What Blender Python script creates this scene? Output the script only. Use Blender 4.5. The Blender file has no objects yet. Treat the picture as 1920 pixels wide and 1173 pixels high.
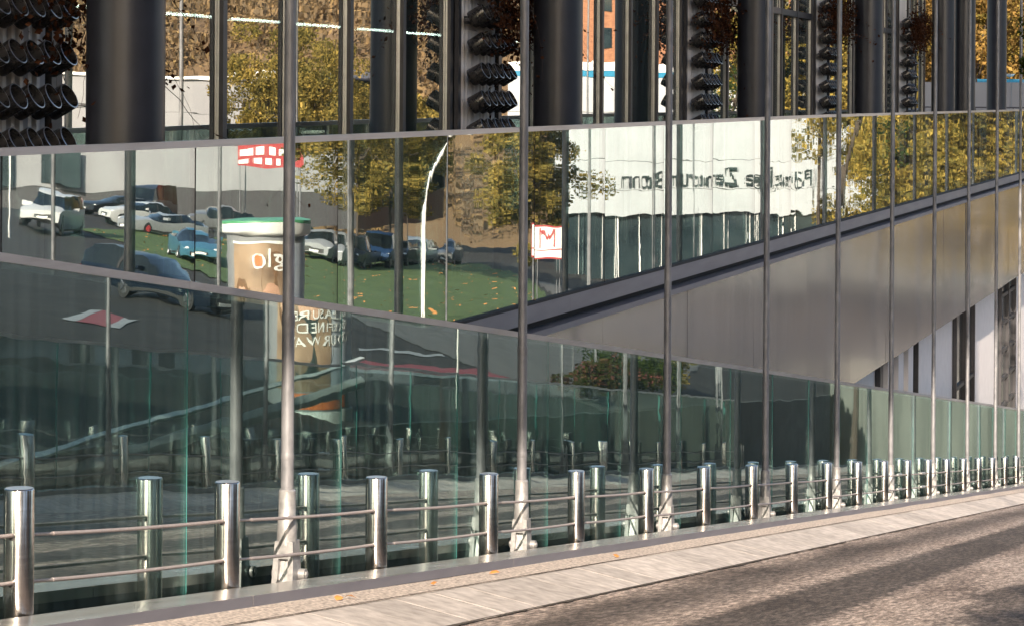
import bpy, bmesh, math, random
import numpy as np
from mathutils import Vector, Matrix, noise as mnoise
scene = bpy.context.scene
col = scene.collection
# ------------------------------------------------------------------ camera, sky, sun
# World frame: +X runs along the glass facade (down the ramp), +Y into the building, Z up.
EYE = 1.70                                   # eye height above the street where the ramp begins
TH = math.radians(16.12)                     # the camera looks along the facade at this angle
cam_data = bpy.data.cameras.new("camera")
cam_data.sensor_width = 36.0
cam_data.lens = 93.75
cam_data.shift_y = -403.5 / 1920
cam_data.shift_x = -2.6 / 1920
cam_data.clip_start = 0.2
cam_data.clip_end = 3000
cam = bpy.data.objects.new("camera", cam_data)
col.objects.link(cam)
fw = Vector((math.cos(TH), math.sin(TH), 0)); rt = Vector((math.sin(TH), -math.cos(TH), 0)); up = Vector((0, 0, 1))
ROLL = 0.0065
r2 = rt * math.cos(ROLL) + up * math.sin(ROLL); u2 = up * math.cos(ROLL) - rt * math.sin(ROLL)
M = Matrix((r2, u2, -fw)).transposed().to_4x4(); M.translation = (0, 0, EYE)
cam.matrix_world = M
scene.camera = cam

SUN_EL = math.radians(26.5); SUN_PHI = math.radians(12.0)
sdir = Vector((-math.cos(SUN_PHI) * math.cos(SUN_EL), -math.sin(SUN_PHI) * math.cos(SUN_EL), math.sin(SUN_EL)))
world = bpy.data.worlds.new("World"); scene.world = world; world.use_nodes = True
wn = world.node_tree.nodes; wl = world.node_tree.links
sky = wn.new("ShaderNodeTexSky"); sky.sky_type = 'NISHITA'; sky.sun_disc = False
sky.sun_elevation = SUN_EL; sky.sun_rotation = math.atan2(sdir.x, sdir.y)
sky.air_density = 1.0; sky.dust_density = 2.5
bg = wn["Background"]; bg.inputs[1].default_value = 0.12
wl.new(sky.outputs[0], bg.inputs[0])
sun_d = bpy.data.lights.new("sun", 'SUN'); sun_d.energy = 4.6; sun_d.angle = math.radians(0.53); sun_d.color = (1.0, 0.85, 0.69)
sun = bpy.data.objects.new("sun", sun_d); col.objects.link(sun)
sun.rotation_euler = sdir.to_track_quat('Z', 'Y').to_euler(); sun.location = (-40, -20, 60)
scene.view_settings.view_transform = 'Standard'; scene.view_settings.look = 'None'
scene.view_settings.exposure = 1.34; scene.view_settings.gamma = 1.0
cy = scene.cycles
cy.max_bounces = 14; cy.glossy_bounces = 9; cy.transmission_bounces = 8; cy.transparent_max_bounces = 14; cy.diffuse_bounces = 3
cy.caustics_reflective = False; cy.caustics_refractive = False
cy.sample_clamp_indirect = 4.0
try:
    cy.use_denoising = True; cy.denoiser = 'OPENIMAGEDENOISE'
except Exception: pass

# ------------------------------------------------------------------ levels
SL = 0.1245                                   # slope of the ramp
def zh(h): return EYE - h                     # h = metres below the eye
def ramp(x, c): return EYE - (SL * x + c)     # level c metres under the reference slope
def terr(x, y):
    """street level across the ramp, below the eye"""
    if y > -2.8: y = -2.8
    far = lambda yy: 2.5 + .077 * x + .14 * max(yy, -45)
    if y <= -11: h = far(y)
    else:
        a = 2.1 + .095 * x; b = far(-11); f = (y + 11) / 8.2
        h = b + (a - b) * f
    return EYE - h

# ------------------------------------------------------------------ materials
def new_mat(name):
    m = bpy.data.materials.new(name); m.use_nodes = True
    return m, m.node_tree.nodes, m.node_tree.links, m.node_tree.nodes["Principled BSDF"]
def ramp_node(N, stops):
    r = N.new("ShaderNodeValToRGB")
    e = r.color_ramp.elements
    while len(e) < len(stops): e.new(0.5)
    for k, (p, c) in enumerate(stops):
        e[k].position = p; e[k].color = (*c, 1)
    return r
def surf(name, c1, c2=None, rough=0.6, metal=0.0, scale=8.0, stretch=(1, 1, 1), bump=0.0, bscale=60.0, rvar=0.0, spec=0.5, detail=5.0, aniso=0.0, coat=0.0):
    m, N, L, P = new_mat(name)
    P.inputs['Roughness'].default_value = rough; P.inputs['Metallic'].default_value = metal
    P.inputs['Specular IOR Level'].default_value = spec
    if coat: P.inputs['Coat Weight'].default_value = coat; P.inputs['Coat Roughness'].default_value = 0.05
    c2 = c2 or tuple(min(1, v * 1.25) for v in c1)
    tc = N.new("ShaderNodeTexCoord"); mp = N.new("ShaderNodeMapping"); mp.inputs['Scale'].default_value = stretch
    L.new(tc.outputs['Object'], mp.inputs[0])
    nz = N.new("ShaderNodeTexNoise"); nz.inputs['Scale'].default_value = scale; nz.inputs['Detail'].default_value = detail
    L.new(mp.outputs[0], nz.inputs[0])
    rp = ramp_node(N, [(0.3, c1), (0.7, c2)])
    L.new(nz.outputs[0], rp.inputs[0]); L.new(rp.outputs[0], P.inputs['Base Color'])
    if rvar:
        mr = N.new("ShaderNodeMapRange"); mr.inputs['To Min'].default_value = max(0.02, rough - rvar); mr.inputs['To Max'].default_value = rough + rvar
        L.new(nz.outputs[0], mr.inputs[0]); L.new(mr.outputs[0], P.inputs['Roughness'])
    if bump:
        n2 = N.new("ShaderNodeTexNoise"); n2.inputs['Scale'].default_value = bscale; n2.inputs['Detail'].default_value = 4
        L.new(mp.outputs[0], n2.inputs[0])
        b = N.new("ShaderNodeBump"); b.inputs['Strength'].default_value = bump; b.inputs['Distance'].default_value = 0.02
        L.new(n2.outputs[0], b.inputs['Height']); L.new(b.outputs[0], P.inputs['Normal'])
    if aniso:
        P.inputs['Anisotropic'].default_value = abs(aniso); P.inputs['Anisotropic Rotation'].default_value = 0.0 if aniso > 0 else .25
        tg = N.new("ShaderNodeTangent"); tg.direction_type = 'RADIAL'; tg.axis = 'Z'; L.new(tg.outputs[0], P.inputs['Tangent'])
    return m
def glass_mat(name, refl, tint, mirror, kx, kz, sx=(2.2, 2.2, .18), sz=(.5, .5, 5.0), dust=.06):
    """coated pane: part mirror, part see-through, faces a little wavy like toughened glass"""
    m, N, L, P = new_mat(name); N.remove(P)
    out = N["Material Output"]
    geo = N.new("ShaderNodeNewGeometry"); tc = N.new("ShaderNodeTexCoord"); oi = N.new("ShaderNodeObjectInfo")
    def wob(scale, det):
        mp = N.new("ShaderNodeMapping"); mp.inputs['Scale'].default_value = scale; L.new(tc.outputs['Object'], mp.inputs[0])
        nz = N.new("ShaderNodeTexNoise"); nz.inputs['Scale'].default_value = 1.0; nz.inputs['Detail'].default_value = det
        L.new(mp.outputs[0], nz.inputs[0])
        s = N.new("ShaderNodeMath"); s.operation = 'SUBTRACT'; s.inputs[1].default_value = 0.5; L.new(nz.outputs[0], s.inputs[0]); return s
    a = wob(sx, 2.0); b = wob(sz, 2.0)
    ka = N.new("ShaderNodeMath"); ka.operation = 'MULTIPLY'; ka.inputs[1].default_value = kx; L.new(a.outputs[0], ka.inputs[0])
    kb = N.new("ShaderNodeMath"); kb.operation = 'MULTIPLY'; kb.inputs[1].default_value = kz; L.new(b.outputs[0], kb.inputs[0])
    cb = N.new("ShaderNodeCombineXYZ"); L.new(ka.outputs[0], cb.inputs[0]); L.new(kb.outputs[0], cb.inputs[2])
    ad = N.new("ShaderNodeVectorMath"); ad.operation = 'ADD'; L.new(geo.outputs['Normal'], ad.inputs[0]); L.new(cb.outputs[0], ad.inputs[1])
    nm = N.new("ShaderNodeVectorMath"); nm.operation = 'NORMALIZE'; L.new(ad.outputs[0], nm.inputs[0])
    g = N.new("ShaderNodeBsdfGlossy"); g.inputs['Roughness'].default_value = 0.0; g.inputs['Color'].default_value = (*mirror, 1)
    L.new(nm.outputs[0], g.inputs['Normal'])
    t = N.new("ShaderNodeBsdfTransparent"); t.inputs['Color'].default_value = (*tint, 1)
    mx = N.new("ShaderNodeMixShader")
    mx.inputs[0].default_value = refl
    L.new(t.outputs[0], mx.inputs[1]); L.new(g.outputs[0], mx.inputs[2])
    df = N.new("ShaderNodeBsdfDiffuse"); df.inputs['Color'].default_value = (.52, .65, .63, 1)
    mpd = N.new("ShaderNodeMapping"); mpd.inputs['Scale'].default_value = (9, 9, .35); L.new(tc.outputs['Object'], mpd.inputs[0])
    nd = N.new("ShaderNodeTexNoise"); nd.inputs['Scale'].default_value = 1.0; nd.inputs['Detail'].default_value = 6; L.new(mpd.outputs[0], nd.inputs[0])
    md = N.new("ShaderNodeMapRange"); md.inputs['From Min'].default_value = .42; md.inputs['From Max'].default_value = .75; md.inputs['To Min'].default_value = dust * .25; md.inputs['To Max'].default_value = dust; L.new(nd.outputs[0], md.inputs[0])
    mz = N.new("ShaderNodeMixShader"); L.new(md.outputs[0], mz.inputs[0]); L.new(mx.outputs[0], mz.inputs[1]); L.new(df.outputs[0], mz.inputs[2])
    L.new(mz.outputs[0], out.inputs['Surface'])
    return m
def leaf_mat(name, stops, trans=0.35):
    m, N, L, P = new_mat(name); N.remove(P); out = N["Material Output"]
    geo = N.new("ShaderNodeNewGeometry"); tc = N.new("ShaderNodeTexCoord")
    nz = N.new("ShaderNodeTexNoise"); nz.inputs['Scale'].default_value = 0.55; nz.inputs['Detail'].default_value = 2
    L.new(tc.outputs['Object'], nz.inputs[0])
    ad = N.new("ShaderNodeMath"); ad.operation = 'MULTIPLY_ADD'; ad.inputs[1].default_value = 0.55
    L.new(geo.outputs['Random Per Island'], ad.inputs[0])
    ml = N.new("ShaderNodeMath"); ml.operation = 'MULTIPLY_ADD'; ml.inputs[1].default_value = 1.2; ml.inputs[2].default_value = -0.38
    L.new(nz.outputs[0], ml.inputs[0]); L.new(ml.outputs[0], ad.inputs[2])
    rp = ramp_node(N, stops); L.new(ad.outputs[0], rp.inputs[0])
    d = N.new("ShaderNodeBsdfDiffuse"); t = N.new("ShaderNodeBsdfTranslucent")
    L.new(rp.outputs[0], d.inputs[0]); L.new(rp.outputs[0], t.inputs[0])
    mx = N.new("ShaderNodeMixShader"); mx.inputs[0].default_value = trans
    L.new(d.outputs[0], mx.inputs[1]); L.new(t.outputs[0], mx.inputs[2]); L.new(mx.outputs[0], out.inputs['Surface'])
    return m
def emit_mat(name, c, s):
    m, N, L, P = new_mat(name)
    P.inputs['Emission Color'].default_value = (*c, 1); P.inputs['Emission Strength'].default_value = s; P.inputs['Base Color'].default_value = (*c, 1)
    return m

MT = {}
MT['steel'] = surf('brushed_steel', (.47, .43, .405), (.60, .56, .53), rough=.155, metal=1, scale=3, stretch=(1, 1, 14), rvar=.03, aniso=-.6)
MT['plinth'] = surf('plinth_steel', (.46, .425, .39), (.58, .54, .50), rough=.24, metal=.62, scale=2.2, stretch=(.4, 3, 3), rvar=.1)
MT['rail'] = surf('rail_steel', (.46, .46, .50), (.56, .56, .60), rough=.34, metal=.75, scale=5, stretch=(.3, 4, 4), rvar=.05)
MT['galv'] = surf('galvanised_steel', (.135, .138, .15), (.245, .245, .255), rough=.45, metal=.25, scale=9, stretch=(1, 1, .5), rvar=.1, bump=.12, bscale=30)
MT['cast'] = surf('cast_zinc', (.22, .218, .218), (.36, .355, .35), rough=.42, metal=.35, scale=14, bump=.15, bscale=50)
MT['cable'] = surf('cable_steel', (.34, .29, .275), (.46, .40, .38), rough=.5, metal=.3, scale=40, stretch=(3, 1, 1), bump=.5, bscale=90)
MT['rubber'] = surf('black_rubber', (.015, .014, .014), rough=.6)
MT['anth'] = surf('anthracite_paint', (.019, .021, .029), (.026, .028, .039), rough=.36, scale=5, spec=.55)
MT['fascia'] = surf('fascia_metal', (.19, .19, .225), (.24, .24, .275), rough=.5, metal=.5, scale=3, stretch=(.3, 2, 2))
MT['gap'] = surf('shadow_gap', (.012, .012, .014), rough=.8)
MT['clad'] = surf('steel_cladding', (.68, .64, .61), (.76, .72, .69), rough=.145, metal=.74, scale=1.2, stretch=(3, 1, .3), rvar=.035, bump=.012, bscale=.9)
MT['white_wall'] = surf('white_render', (.70, .66, .64), (.76, .72, .70), rough=.7, scale=3, bump=.03)
MT['concrete'] = surf('concrete', (.26, .25, .23), (.36, .34, .31), rough=.8, scale=2.5, bump=.2, bscale=30)
MT['dark_conc'] = surf('dark_concrete', (.05, .052, .05), (.085, .085, .08), rough=.85, scale=1.6, bump=.2, bscale=20)
MT['pale_stone'] = surf('pale_stone', (.42, .39, .33), (.54, .50, .43), rough=.7, scale=3)
MT['end_conc'] = surf('weathered_concrete', (.07, .075, .068), (.15, .155, .14), rough=.85, scale=1.2, stretch=(1, 1.6, .12), bump=.15)
MT['backing'] = surf('dark_membrane', (.035, .068, .070), (.07, .118, .12), rough=.04, spec=.9, scale=2, stretch=(2, 1, .15), bump=.006, bscale=.8)
MT['alu'] = surf('aluminium_bead', (.45, .44, .42), (.55, .54, .52), rough=.4, metal=.8, scale=6)
MT['frame'] = surf('window_frame_grey', (.045, .043, .047), (.06, .058, .062), rough=.42, metal=.3, scale=6)
MT['tube'] = surf('black_steel_tube', (.09, .084, .082), (.13, .122, .12), rough=.27, metal=.7, scale=10, rvar=.08, spec=.7)
MT['rim'] = surf('tube_rim', (.30, .30, .32), (.40, .40, .42), rough=.3, metal=.9)
MT['corrug'] = surf('corrugated_sheet', (.66, .60, .56), (.78, .72, .68), rough=.5, metal=.2, scale=3, stretch=(1, 1, .3))
MT['vine_stem'] = surf('dry_stem', (.035, .022, .016), rough=.9)
MT['vine_leaf'] = leaf_mat('dry_leaf', [(0.0, (.018, .010, .007)), (.5, (.055, .022, .012)), (1.0, (.14, .06, .03))], .2)
MT['interior'] = surf('dark_interior', (.035, .035, .038), (.05, .05, .055), rough=.7, scale=1)
MT['floor_in'] = surf('terrace_floor', (.10, .10, .10), (.14, .14, .135), rough=.5, scale=2)
MT['lamp'] = emit_mat('lamp_tube', (1.0, .97, .9), 9.0)
MT['white'] = surf('white_paint', (.74, .73, .71), (.80, .79, .77), rough=.45, scale=2)
MT['white_panel'] = surf('white_facade_panel', (.38, .395, .41), (.44, .455, .47), rough=.45, scale=.6)
MT['grey_panel'] = surf('light_grey_facade', (.21, .21, .22), (.25, .25, .257), rough=.55, scale=.4)
MT['dark_glass'] = surf('dark_glazing', (.012, .02, .024), (.03, .045, .05), rough=.06, spec=.8, scale=.5)
MT['letter'] = surf('dark_lettering', (.02, .03, .03), rough=.4)
MT['red'] = surf('red_paint', (.30, .03, .035), (.38, .045, .045), rough=.4)
MT['orange'] = surf('orange_paint', (.60, .14, .035), (.66, .18, .05), rough=.5)
MT['green'] = surf('green_paint', (.07, .26, .12), rough=.4)
MT['blue'] = surf('blue_paint', (.01, .17, .30), (.015, .21, .36), rough=.45)
MT['tyre'] = surf('tyre', (.012, .012, .012), rough=.7)
MT['rimc'] = surf('wheel_rim', (.20, .20, .21), rough=.3, metal=.9)
MT['wind'] = surf('car_glass', (.010, .014, .016), rough=.08, spec=.3)
MT['lens'] = surf('headlamp_lens', (.62, .62, .60), rough=.1, spec=.8)
MT['bark'] = surf('bark', (.05, .038, .028), (.085, .065, .05), rough=.9, scale=6, stretch=(1, 1, .2), bump=.4, bscale=14)
MT['mark'] = surf('road_paint', (.26, .255, .25), (.36, .35, .34), rough=.6, scale=5)
MT['bike'] = surf('red_asphalt', (.20, .035, .045), (.26, .055, .06), rough=.8, scale=6)
MT['edge'] = surf('glass_edge', (.05, .20, .185), (.08, .27, .25), rough=.15, spec=.8, scale=2)
MT['leafY'] = leaf_mat('leaf_yellow', [(0, (.06, .066, .024)), (.3, (.19, .16, .044)), (.65, (.40, .29, .065)), (1, (.60, .43, .11))])
MT['leafO'] = leaf_mat('leaf_olive', [(0, (.05, .056, .018)), (.4, (.17, .138, .04)), (.75, (.34, .245, .062)), (1, (.50, .345, .095))])
MT['leafB'] = leaf_mat('leaf_brown', [(0, (.05, .045, .018)), (.4, (.14, .09, .03)), (.75, (.28, .17, .05)), (1, (.40, .27, .08))])
MT['leafG'] = leaf_mat('leaf_green', [(0, (.016, .028, .010)), (.5, (.04, .06, .016)), (1, (.10, .115, .03))])
MT['leafR'] = leaf_mat('leaf_rose', [(0, (.02, .03, .01)), (.45, (.06, .065, .02)), (.75, (.15, .055, .05)), (1, (.30, .12, .11))])
MT['forest'] = leaf_mat('leaf_forest', [(0, (.10, .082, .058)), (.35, (.19, .14, .088)), (.7, (.29, .195, .10)), (1, (.38, .28, .12))])
MT['brick2'] = surf('house_render', (.22, .15, .11), (.28, .19, .14), rough=.85, scale=2)
MT['hill'] = surf('hill_ground', (.10, .065, .035), (.17, .105, .05), rough=.95, scale=.05)
MT['glass_lo'] = glass_mat('glass_lower', .50, (.70, .79, .77), (.74, .885, .875), .0064, .012, dust=.08)
MT['glass_up'] = glass_mat('glass_upper', .57, (.66, .78, .76), (.88, .95, .94), .0062, .013, sx=(3.2, 3.2, .12))
MT['glass_up_wavy'] = glass_mat('glass_upper_wavy', .60, (.66, .78, .76), (.90, .95, .94), .0075, .034, sz=(.6, .6, 7.0))
MT['glass_win'] = glass_mat('glass_window', .74, (.62, .72, .70), (.92, .94, .92), .0028, .012, sz=(.35, .35, 7.0))
MT['glass_far'] = glass_mat('glass_across', .18, (.80, .88, .865), (.80, .88, .86), .0060, .012)

def asphalt_mat():
    m, N, L, P = new_mat('asphalt'); P.inputs['Roughness'].default_value = .72; P.inputs['Specular IOR Level'].default_value = .35
    tc = N.new("ShaderNodeTexCoord")
    def nz(scale, st, det=6, rough=.6):
        mp = N.new("ShaderNodeMapping"); mp.inputs['Scale'].default_value = st; L.new(tc.outputs['Object'], mp.inputs[0])
        n = N.new("ShaderNodeTexNoise"); n.inputs['Scale'].default_value = scale; n.inputs['Detail'].default_value = det; n.inputs['Roughness'].default_value = rough
        L.new(mp.outputs[0], n.inputs[0]); return n
    fine = nz(17, (.20, 1, 1), 6, .85); big = nz(1.0, (.16, .9, 1), 5, .6); mid = nz(7, (.5, 1, 1), 4, .7)
    gr = ramp_node(N, [(.36, (.085, .07, .06)), (.5, (.36, .295, .255)), (.62, (.88, .73, .63))]); L.new(fine.outputs[0], gr.inputs[0])
    wr = ramp_node(N, [(.34, (.50, .47, .45)), (.5, (.86, .84, .82)), (.7, (1.0, 1.0, 1.0))]); L.new(big.outputs[0], wr.inputs[0])
    mx = N.new("ShaderNodeMixRGB"); mx.blend_type = 'MULTIPLY'; mx.inputs[0].default_value = 1; L.new(gr.outputs[0], mx.inputs[1]); L.new(wr.outputs[0], mx.inputs[2])
    sp = N.new("ShaderNodeSeparateXYZ"); L.new(tc.outputs['Object'], sp.inputs[0])
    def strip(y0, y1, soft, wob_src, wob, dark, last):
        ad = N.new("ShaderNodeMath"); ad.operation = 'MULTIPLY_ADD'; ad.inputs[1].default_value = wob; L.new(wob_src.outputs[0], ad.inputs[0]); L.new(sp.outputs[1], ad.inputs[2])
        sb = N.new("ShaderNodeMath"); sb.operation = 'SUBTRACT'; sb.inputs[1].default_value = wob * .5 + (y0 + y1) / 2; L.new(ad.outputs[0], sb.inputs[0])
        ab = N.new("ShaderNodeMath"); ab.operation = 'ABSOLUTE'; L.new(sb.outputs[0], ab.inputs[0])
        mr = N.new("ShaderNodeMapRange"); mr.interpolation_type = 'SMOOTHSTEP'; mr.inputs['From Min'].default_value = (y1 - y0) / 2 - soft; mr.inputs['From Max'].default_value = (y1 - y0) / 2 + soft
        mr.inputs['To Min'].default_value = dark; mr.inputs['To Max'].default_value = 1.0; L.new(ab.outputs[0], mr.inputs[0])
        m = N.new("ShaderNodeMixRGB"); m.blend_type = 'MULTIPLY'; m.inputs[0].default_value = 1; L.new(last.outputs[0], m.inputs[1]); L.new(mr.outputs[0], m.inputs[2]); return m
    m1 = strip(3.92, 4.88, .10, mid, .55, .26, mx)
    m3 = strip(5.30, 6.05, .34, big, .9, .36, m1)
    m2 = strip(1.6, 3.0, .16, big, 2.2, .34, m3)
    L.new(m2.outputs[0], P.inputs['Base Color'])
    b = N.new("ShaderNodeBump"); b.inputs['Strength'].default_value = .9; b.inputs['Distance'].default_value = .02
    L.new(fine.outputs[0], b.inputs['Height']); L.new(b.outputs[0], P.inputs['Normal'])
    return m
MT['asphalt'] = asphalt_mat()
MT['street'] = surf('street_asphalt', (.030, .028, .0265), (.050, .046, .043), rough=.9, spec=.2, scale=1.2, stretch=(.5, 1, 1), bump=.1)
MT['pave'] = surf('pavement', (.09, .084, .078), (.13, .12, .11), rough=.85, scale=1.5, bump=.1)
MT['kerb'] = surf('kerb_concrete', (.36, .32, .29), (.62, .56, .51), rough=.85, scale=7, bump=.3, bscale=60, detail=8)
_n = MT['kerb'].node_tree.nodes; _l = MT['kerb'].node_tree.links; _p = _n["Principled BSDF"]
_g = _n.new("ShaderNodeNewGeometry"); _r = _n.new("ShaderNodeMapRange"); _r.inputs['To Min'].default_value = .80; _r.inputs['To Max'].default_value = 1.12; _l.new(_g.outputs['Random Per Island'], _r.inputs[0])
_m = _n.new("ShaderNodeMixRGB"); _m.blend_type = 'MULTIPLY'; _m.inputs[0].default_value = 1; _l.new(_p.inputs['Base Color'].links[0].from_socket, _m.inputs[1]); _l.new(_r.outputs[0], _m.inputs[2]); _l.new(_m.outputs[0], _p.inputs['Base Color'])
MT['gravel'] = surf('gravel', (.16, .13, .11), (.86, .74, .64), rough=.9, scale=30, detail=4, bump=1.0, bscale=40)
MT['dirt_shade'] = surf('dirt_seam_shade', (.035, .026, .02), (.10, .08, .065), rough=.95, scale=30, bump=.6, bscale=60)
MT['grass'] = surf('lawn_grass', (.04, .075, .014), (.085, .13, .026), rough=.9, scale=1.3, bump=.6, bscale=25)

# ------------------------------------------------------------------ mesh builder
class MB:
    def __init__(s): s.v = []; s.f = []; s.m = []
    def add(s, vs, fs, mi=0):
        o = len(s.v); s.v += [tuple(p) for p in vs]; s.f += [tuple(i + o for i in f) for f in fs]; s.m += [mi] * len(fs)
    def box(s, x0, x1, y0, y1, z0, z1, mi=0, slope=0.0):
        vs = [(x, y, z - slope * x) for z in (z0, z1) for y in (y0, y1) for x in (x0, x1)]
        s.add(vs, [(0, 2, 3, 1), (4, 5, 7, 6), (0, 1, 5, 4), (2, 6, 7, 3), (0, 4, 6, 2), (1, 3, 7, 5)], mi)
    def prism(s, poly, z0, z1, mi=0):           # poly: xy outline counter-clockwise
        n = len(poly)
        s.add([(x, y, z0) for x, y in poly] + [(x, y, z1) for x, y in poly],
              [tuple(reversed(range(n))), tuple(range(n, 2 * n))] + [(i, (i + 1) % n, n + (i + 1) % n, n + i) for i in range(n)], mi)
    def profile_y(s, prof, x0, x1, mi=0, slope=0.0):   # prof: (y, z) outline swept along X
        n = len(prof)
        s.add([(x0, y, z - slope * x0) for y, z in prof] + [(x1, y, z - slope * x1) for y, z in prof],
              [tuple(range(n)), tuple(reversed(range(n, 2 * n)))] + [(i, n + i, n + (i + 1) % n, (i + 1) % n) for i in range(n)], mi)
    def lathe(s, cx, cy, rz, seg=24, mi=0, cap0=True, cap1=True):
        vs = []; fs = []
        for r, z in rz:
            for k in range(seg):
                a = 2 * math.pi * k / seg; vs.append((cx + r * math.cos(a), cy + r * math.sin(a), z))
        for j in range(len(rz) - 1):
            for k in range(seg):
                k2 = (k + 1) % seg; fs.append((j * seg + k, j * seg + k2, (j + 1) * seg + k2, (j + 1) * seg + k))
        if cap0: fs.append(tuple(reversed(range(seg))))
        if cap1: fs.append(tuple(range((len(rz) - 1) * seg, len(rz) * seg)))
        s.add(vs, fs, mi)
    def tube(s, pts, r, seg=8, mi=0, caps=True):
        pts = [Vector(p) for p in pts]; n = len(pts)
        rr = r if isinstance(r, (list, tuple)) else [r] * n
        vs = []; fs = []
        ref = Vector((0, 0, 1))
        for i, p in enumerate(pts):
            t = (pts[min(i + 1, n - 1)] - pts[max(i - 1, 0)])
            if t.length < 1e-9: t = Vector((0, 0, 1))
            t.normalize()
            a = t.cross(ref)
            if a.length < 1e-3: a = t.cross(Vector((1, 0, 0)))
            a.normalize(); b = t.cross(a)
            for k in range(seg):
                an = 2 * math.pi * k / seg; vs.append(p + (a * math.cos(an) + b * math.sin(an)) * rr[i])
        for j in range(n - 1):
            for k in range(seg):
                k2 = (k + 1) % seg; fs.append((j * seg + k, (j + 1) * seg + k, (j + 1) * seg + k2, j * seg + k2))
        if caps: fs.append(tuple(range(seg))); fs.append(tuple(reversed(range((n - 1) * seg, n * seg))))
        s.add(vs, fs, mi)
    def mesh(s, name, mats, smooth=False, angle=40):
        me = bpy.data.meshes.new(name); me.from_pydata(s.v, [], s.f)
        for m in (mats if isinstance(mats, (list, tuple)) else [mats]): me.materials.append(m)
        me.polygons.foreach_set('material_index', s.m)
        bm = bmesh.new(); bm.from_mesh(me); bmesh.ops.recalc_face_normals(bm, faces=bm.faces); bm.to_mesh(me); bm.free()
        if smooth:
            me.polygons.foreach_set('use_smooth', [True] * len(me.polygons)); me.set_sharp_from_angle(angle=math.radians(angle))
        me.update(); return me
    def build(s, name, mats, parent=None, smooth=False, angle=40):
        o = bpy.data.objects.new(name, s.mesh(name, mats, smooth, angle)); col.objects.link(o)
        if parent: o.parent = parent
        return o
def tag(o, label=None, cat=None, group=None, kind=None):
    if label: o['label'] = label
    if cat: o['category'] = cat
    if group: o['group'] = group
    if kind: o['kind'] = kind
    return o
def empty(name, loc=(0, 0, 0), rz=0.0):
    o = bpy.data.objects.new(name, None); o.empty_display_size = .3; o.location = loc; o.rotation_euler = (0, 0, rz); col.objects.link(o); return o
def inst(name, me, parent=None, loc=(0, 0, 0), rot=(0, 0, 0), sc=(1, 1, 1)):
    o = bpy.data.objects.new(name, me); o.location = loc; o.rotation_euler = rot; o.scale = sc; col.objects.link(o)
    if parent: o.parent = parent
    return o
def copy_tree(o, parent=None):
    c = o.copy(); col.objects.link(c)
    if parent: c.parent = parent
    for ch in list(o.children): copy_tree(ch, c)
    return c
def text_mesh(name, s, size, mat, extrude=.02):
    cu = bpy.data.curves.new(name, 'FONT'); cu.body = s; cu.size = size; cu.extrude = extrude; cu.align_x = 'CENTER'; cu.align_y = 'CENTER'; cu.resolution_u = 4
    o = bpy.data.objects.new(name, cu); col.objects.link(o)
    dg = bpy.context.evaluated_depsgraph_get(); dg.update()
    me = bpy.data.meshes.new_from_object(o.evaluated_get(dg)); me.name = name
    bpy.data.objects.remove(o); bpy.data.curves.remove(cu)
    me.materials.clear(); me.materials.append(mat); return me
ORD = ['first', 'second', 'third', 'fourth', 'fifth', 'sixth', 'seventh', 'eighth', 'ninth', 'tenth', 'eleventh', 'twelfth', 'thirteenth', 'fourteenth',
       'fifteenth', 'sixteenth', 'seventeenth', 'eighteenth', 'nineteenth', 'twentieth', 'twenty-first', 'twenty-second', 'twenty-third', 'twenty-fourth', 'twenty-fifth', 'twenty-sixth', 'twenty-seventh', 'twenty-eighth']
rnd = random.Random(7)

# ------------------------------------------------------------------ setting: ramp, kerbs, gravel, street, hill
X0, X1 = -30.0, 124.0
def slope_grid(name, y0, y1, c0, c1, mat, x0=X0, x1=X1, step=2.0, wob=0.0):
    b = MB(); n = int((x1 - x0) / step); vs = []; fs = []
    ny = 7
    for i in range(n + 1):
        x = x0 + (x1 - x0) * i / n
        for j in range(ny):
            f = j / (ny - 1); y = y0 + (y1 - y0) * f
            lev = ramp(max(x, 0), c0 + (c1 - c0) * f)
            vs.append((x, y, lev + wob * mnoise.noise(Vector((x * .3, y * .7, 3)))))
    for i in range(n):
        for j in range(ny - 1):
            a = i * ny + j; fs.append((a, a + ny, a + ny + 1, a + 1))
    b.add(vs, fs); o = b.build(name, mat, smooth=True); tag(o, kind='structure'); return o
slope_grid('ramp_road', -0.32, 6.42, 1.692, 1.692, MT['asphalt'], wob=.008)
def kerb_row(name, ya, yb):
    # a row of bevelled kerb stones, one mesh; ya = upper edge, yb = foot
    b = MB(); x = -2.0; sgn = 1 if ya > yb else -1
    while x < X1 - 1:
        w = 0.987; dz = rnd.uniform(-.0012, .0012); dy = rnd.uniform(-.003, .003)
        za, zb = EYE - 1.553 + dz, EYE - 1.70 + dz
        prof = [(ya + sgn * .05, za - .3), (ya + sgn * .05, za - .012), (ya + sgn * .03, za), (ya - sgn * .03 + dy, za + .001), (ya - sgn * .12 + dy, za - .016), (yb + sgn * .10 + dy, zb + .03), (yb + sgn * .03 + dy, zb + .010), (yb + dy, zb - .006), (yb, zb - .3)]
        b.profile_y(prof, x, x + w, 0, SL if x >= 0 else 0)
        x += 1.0
    b.box(-2, X1 - 1, min(ya, yb) + .06, max(ya, yb) - .03, EYE - 2.0, EYE - 1.72, 1, SL)
    o = b.build(name, [MT['kerb'], MT['dark_conc']]); tag(o, kind='structure'); return o
kerb_row('kerb', 7.08, 6.36)
kerb_row('kerb', -0.98, -0.26)
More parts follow.
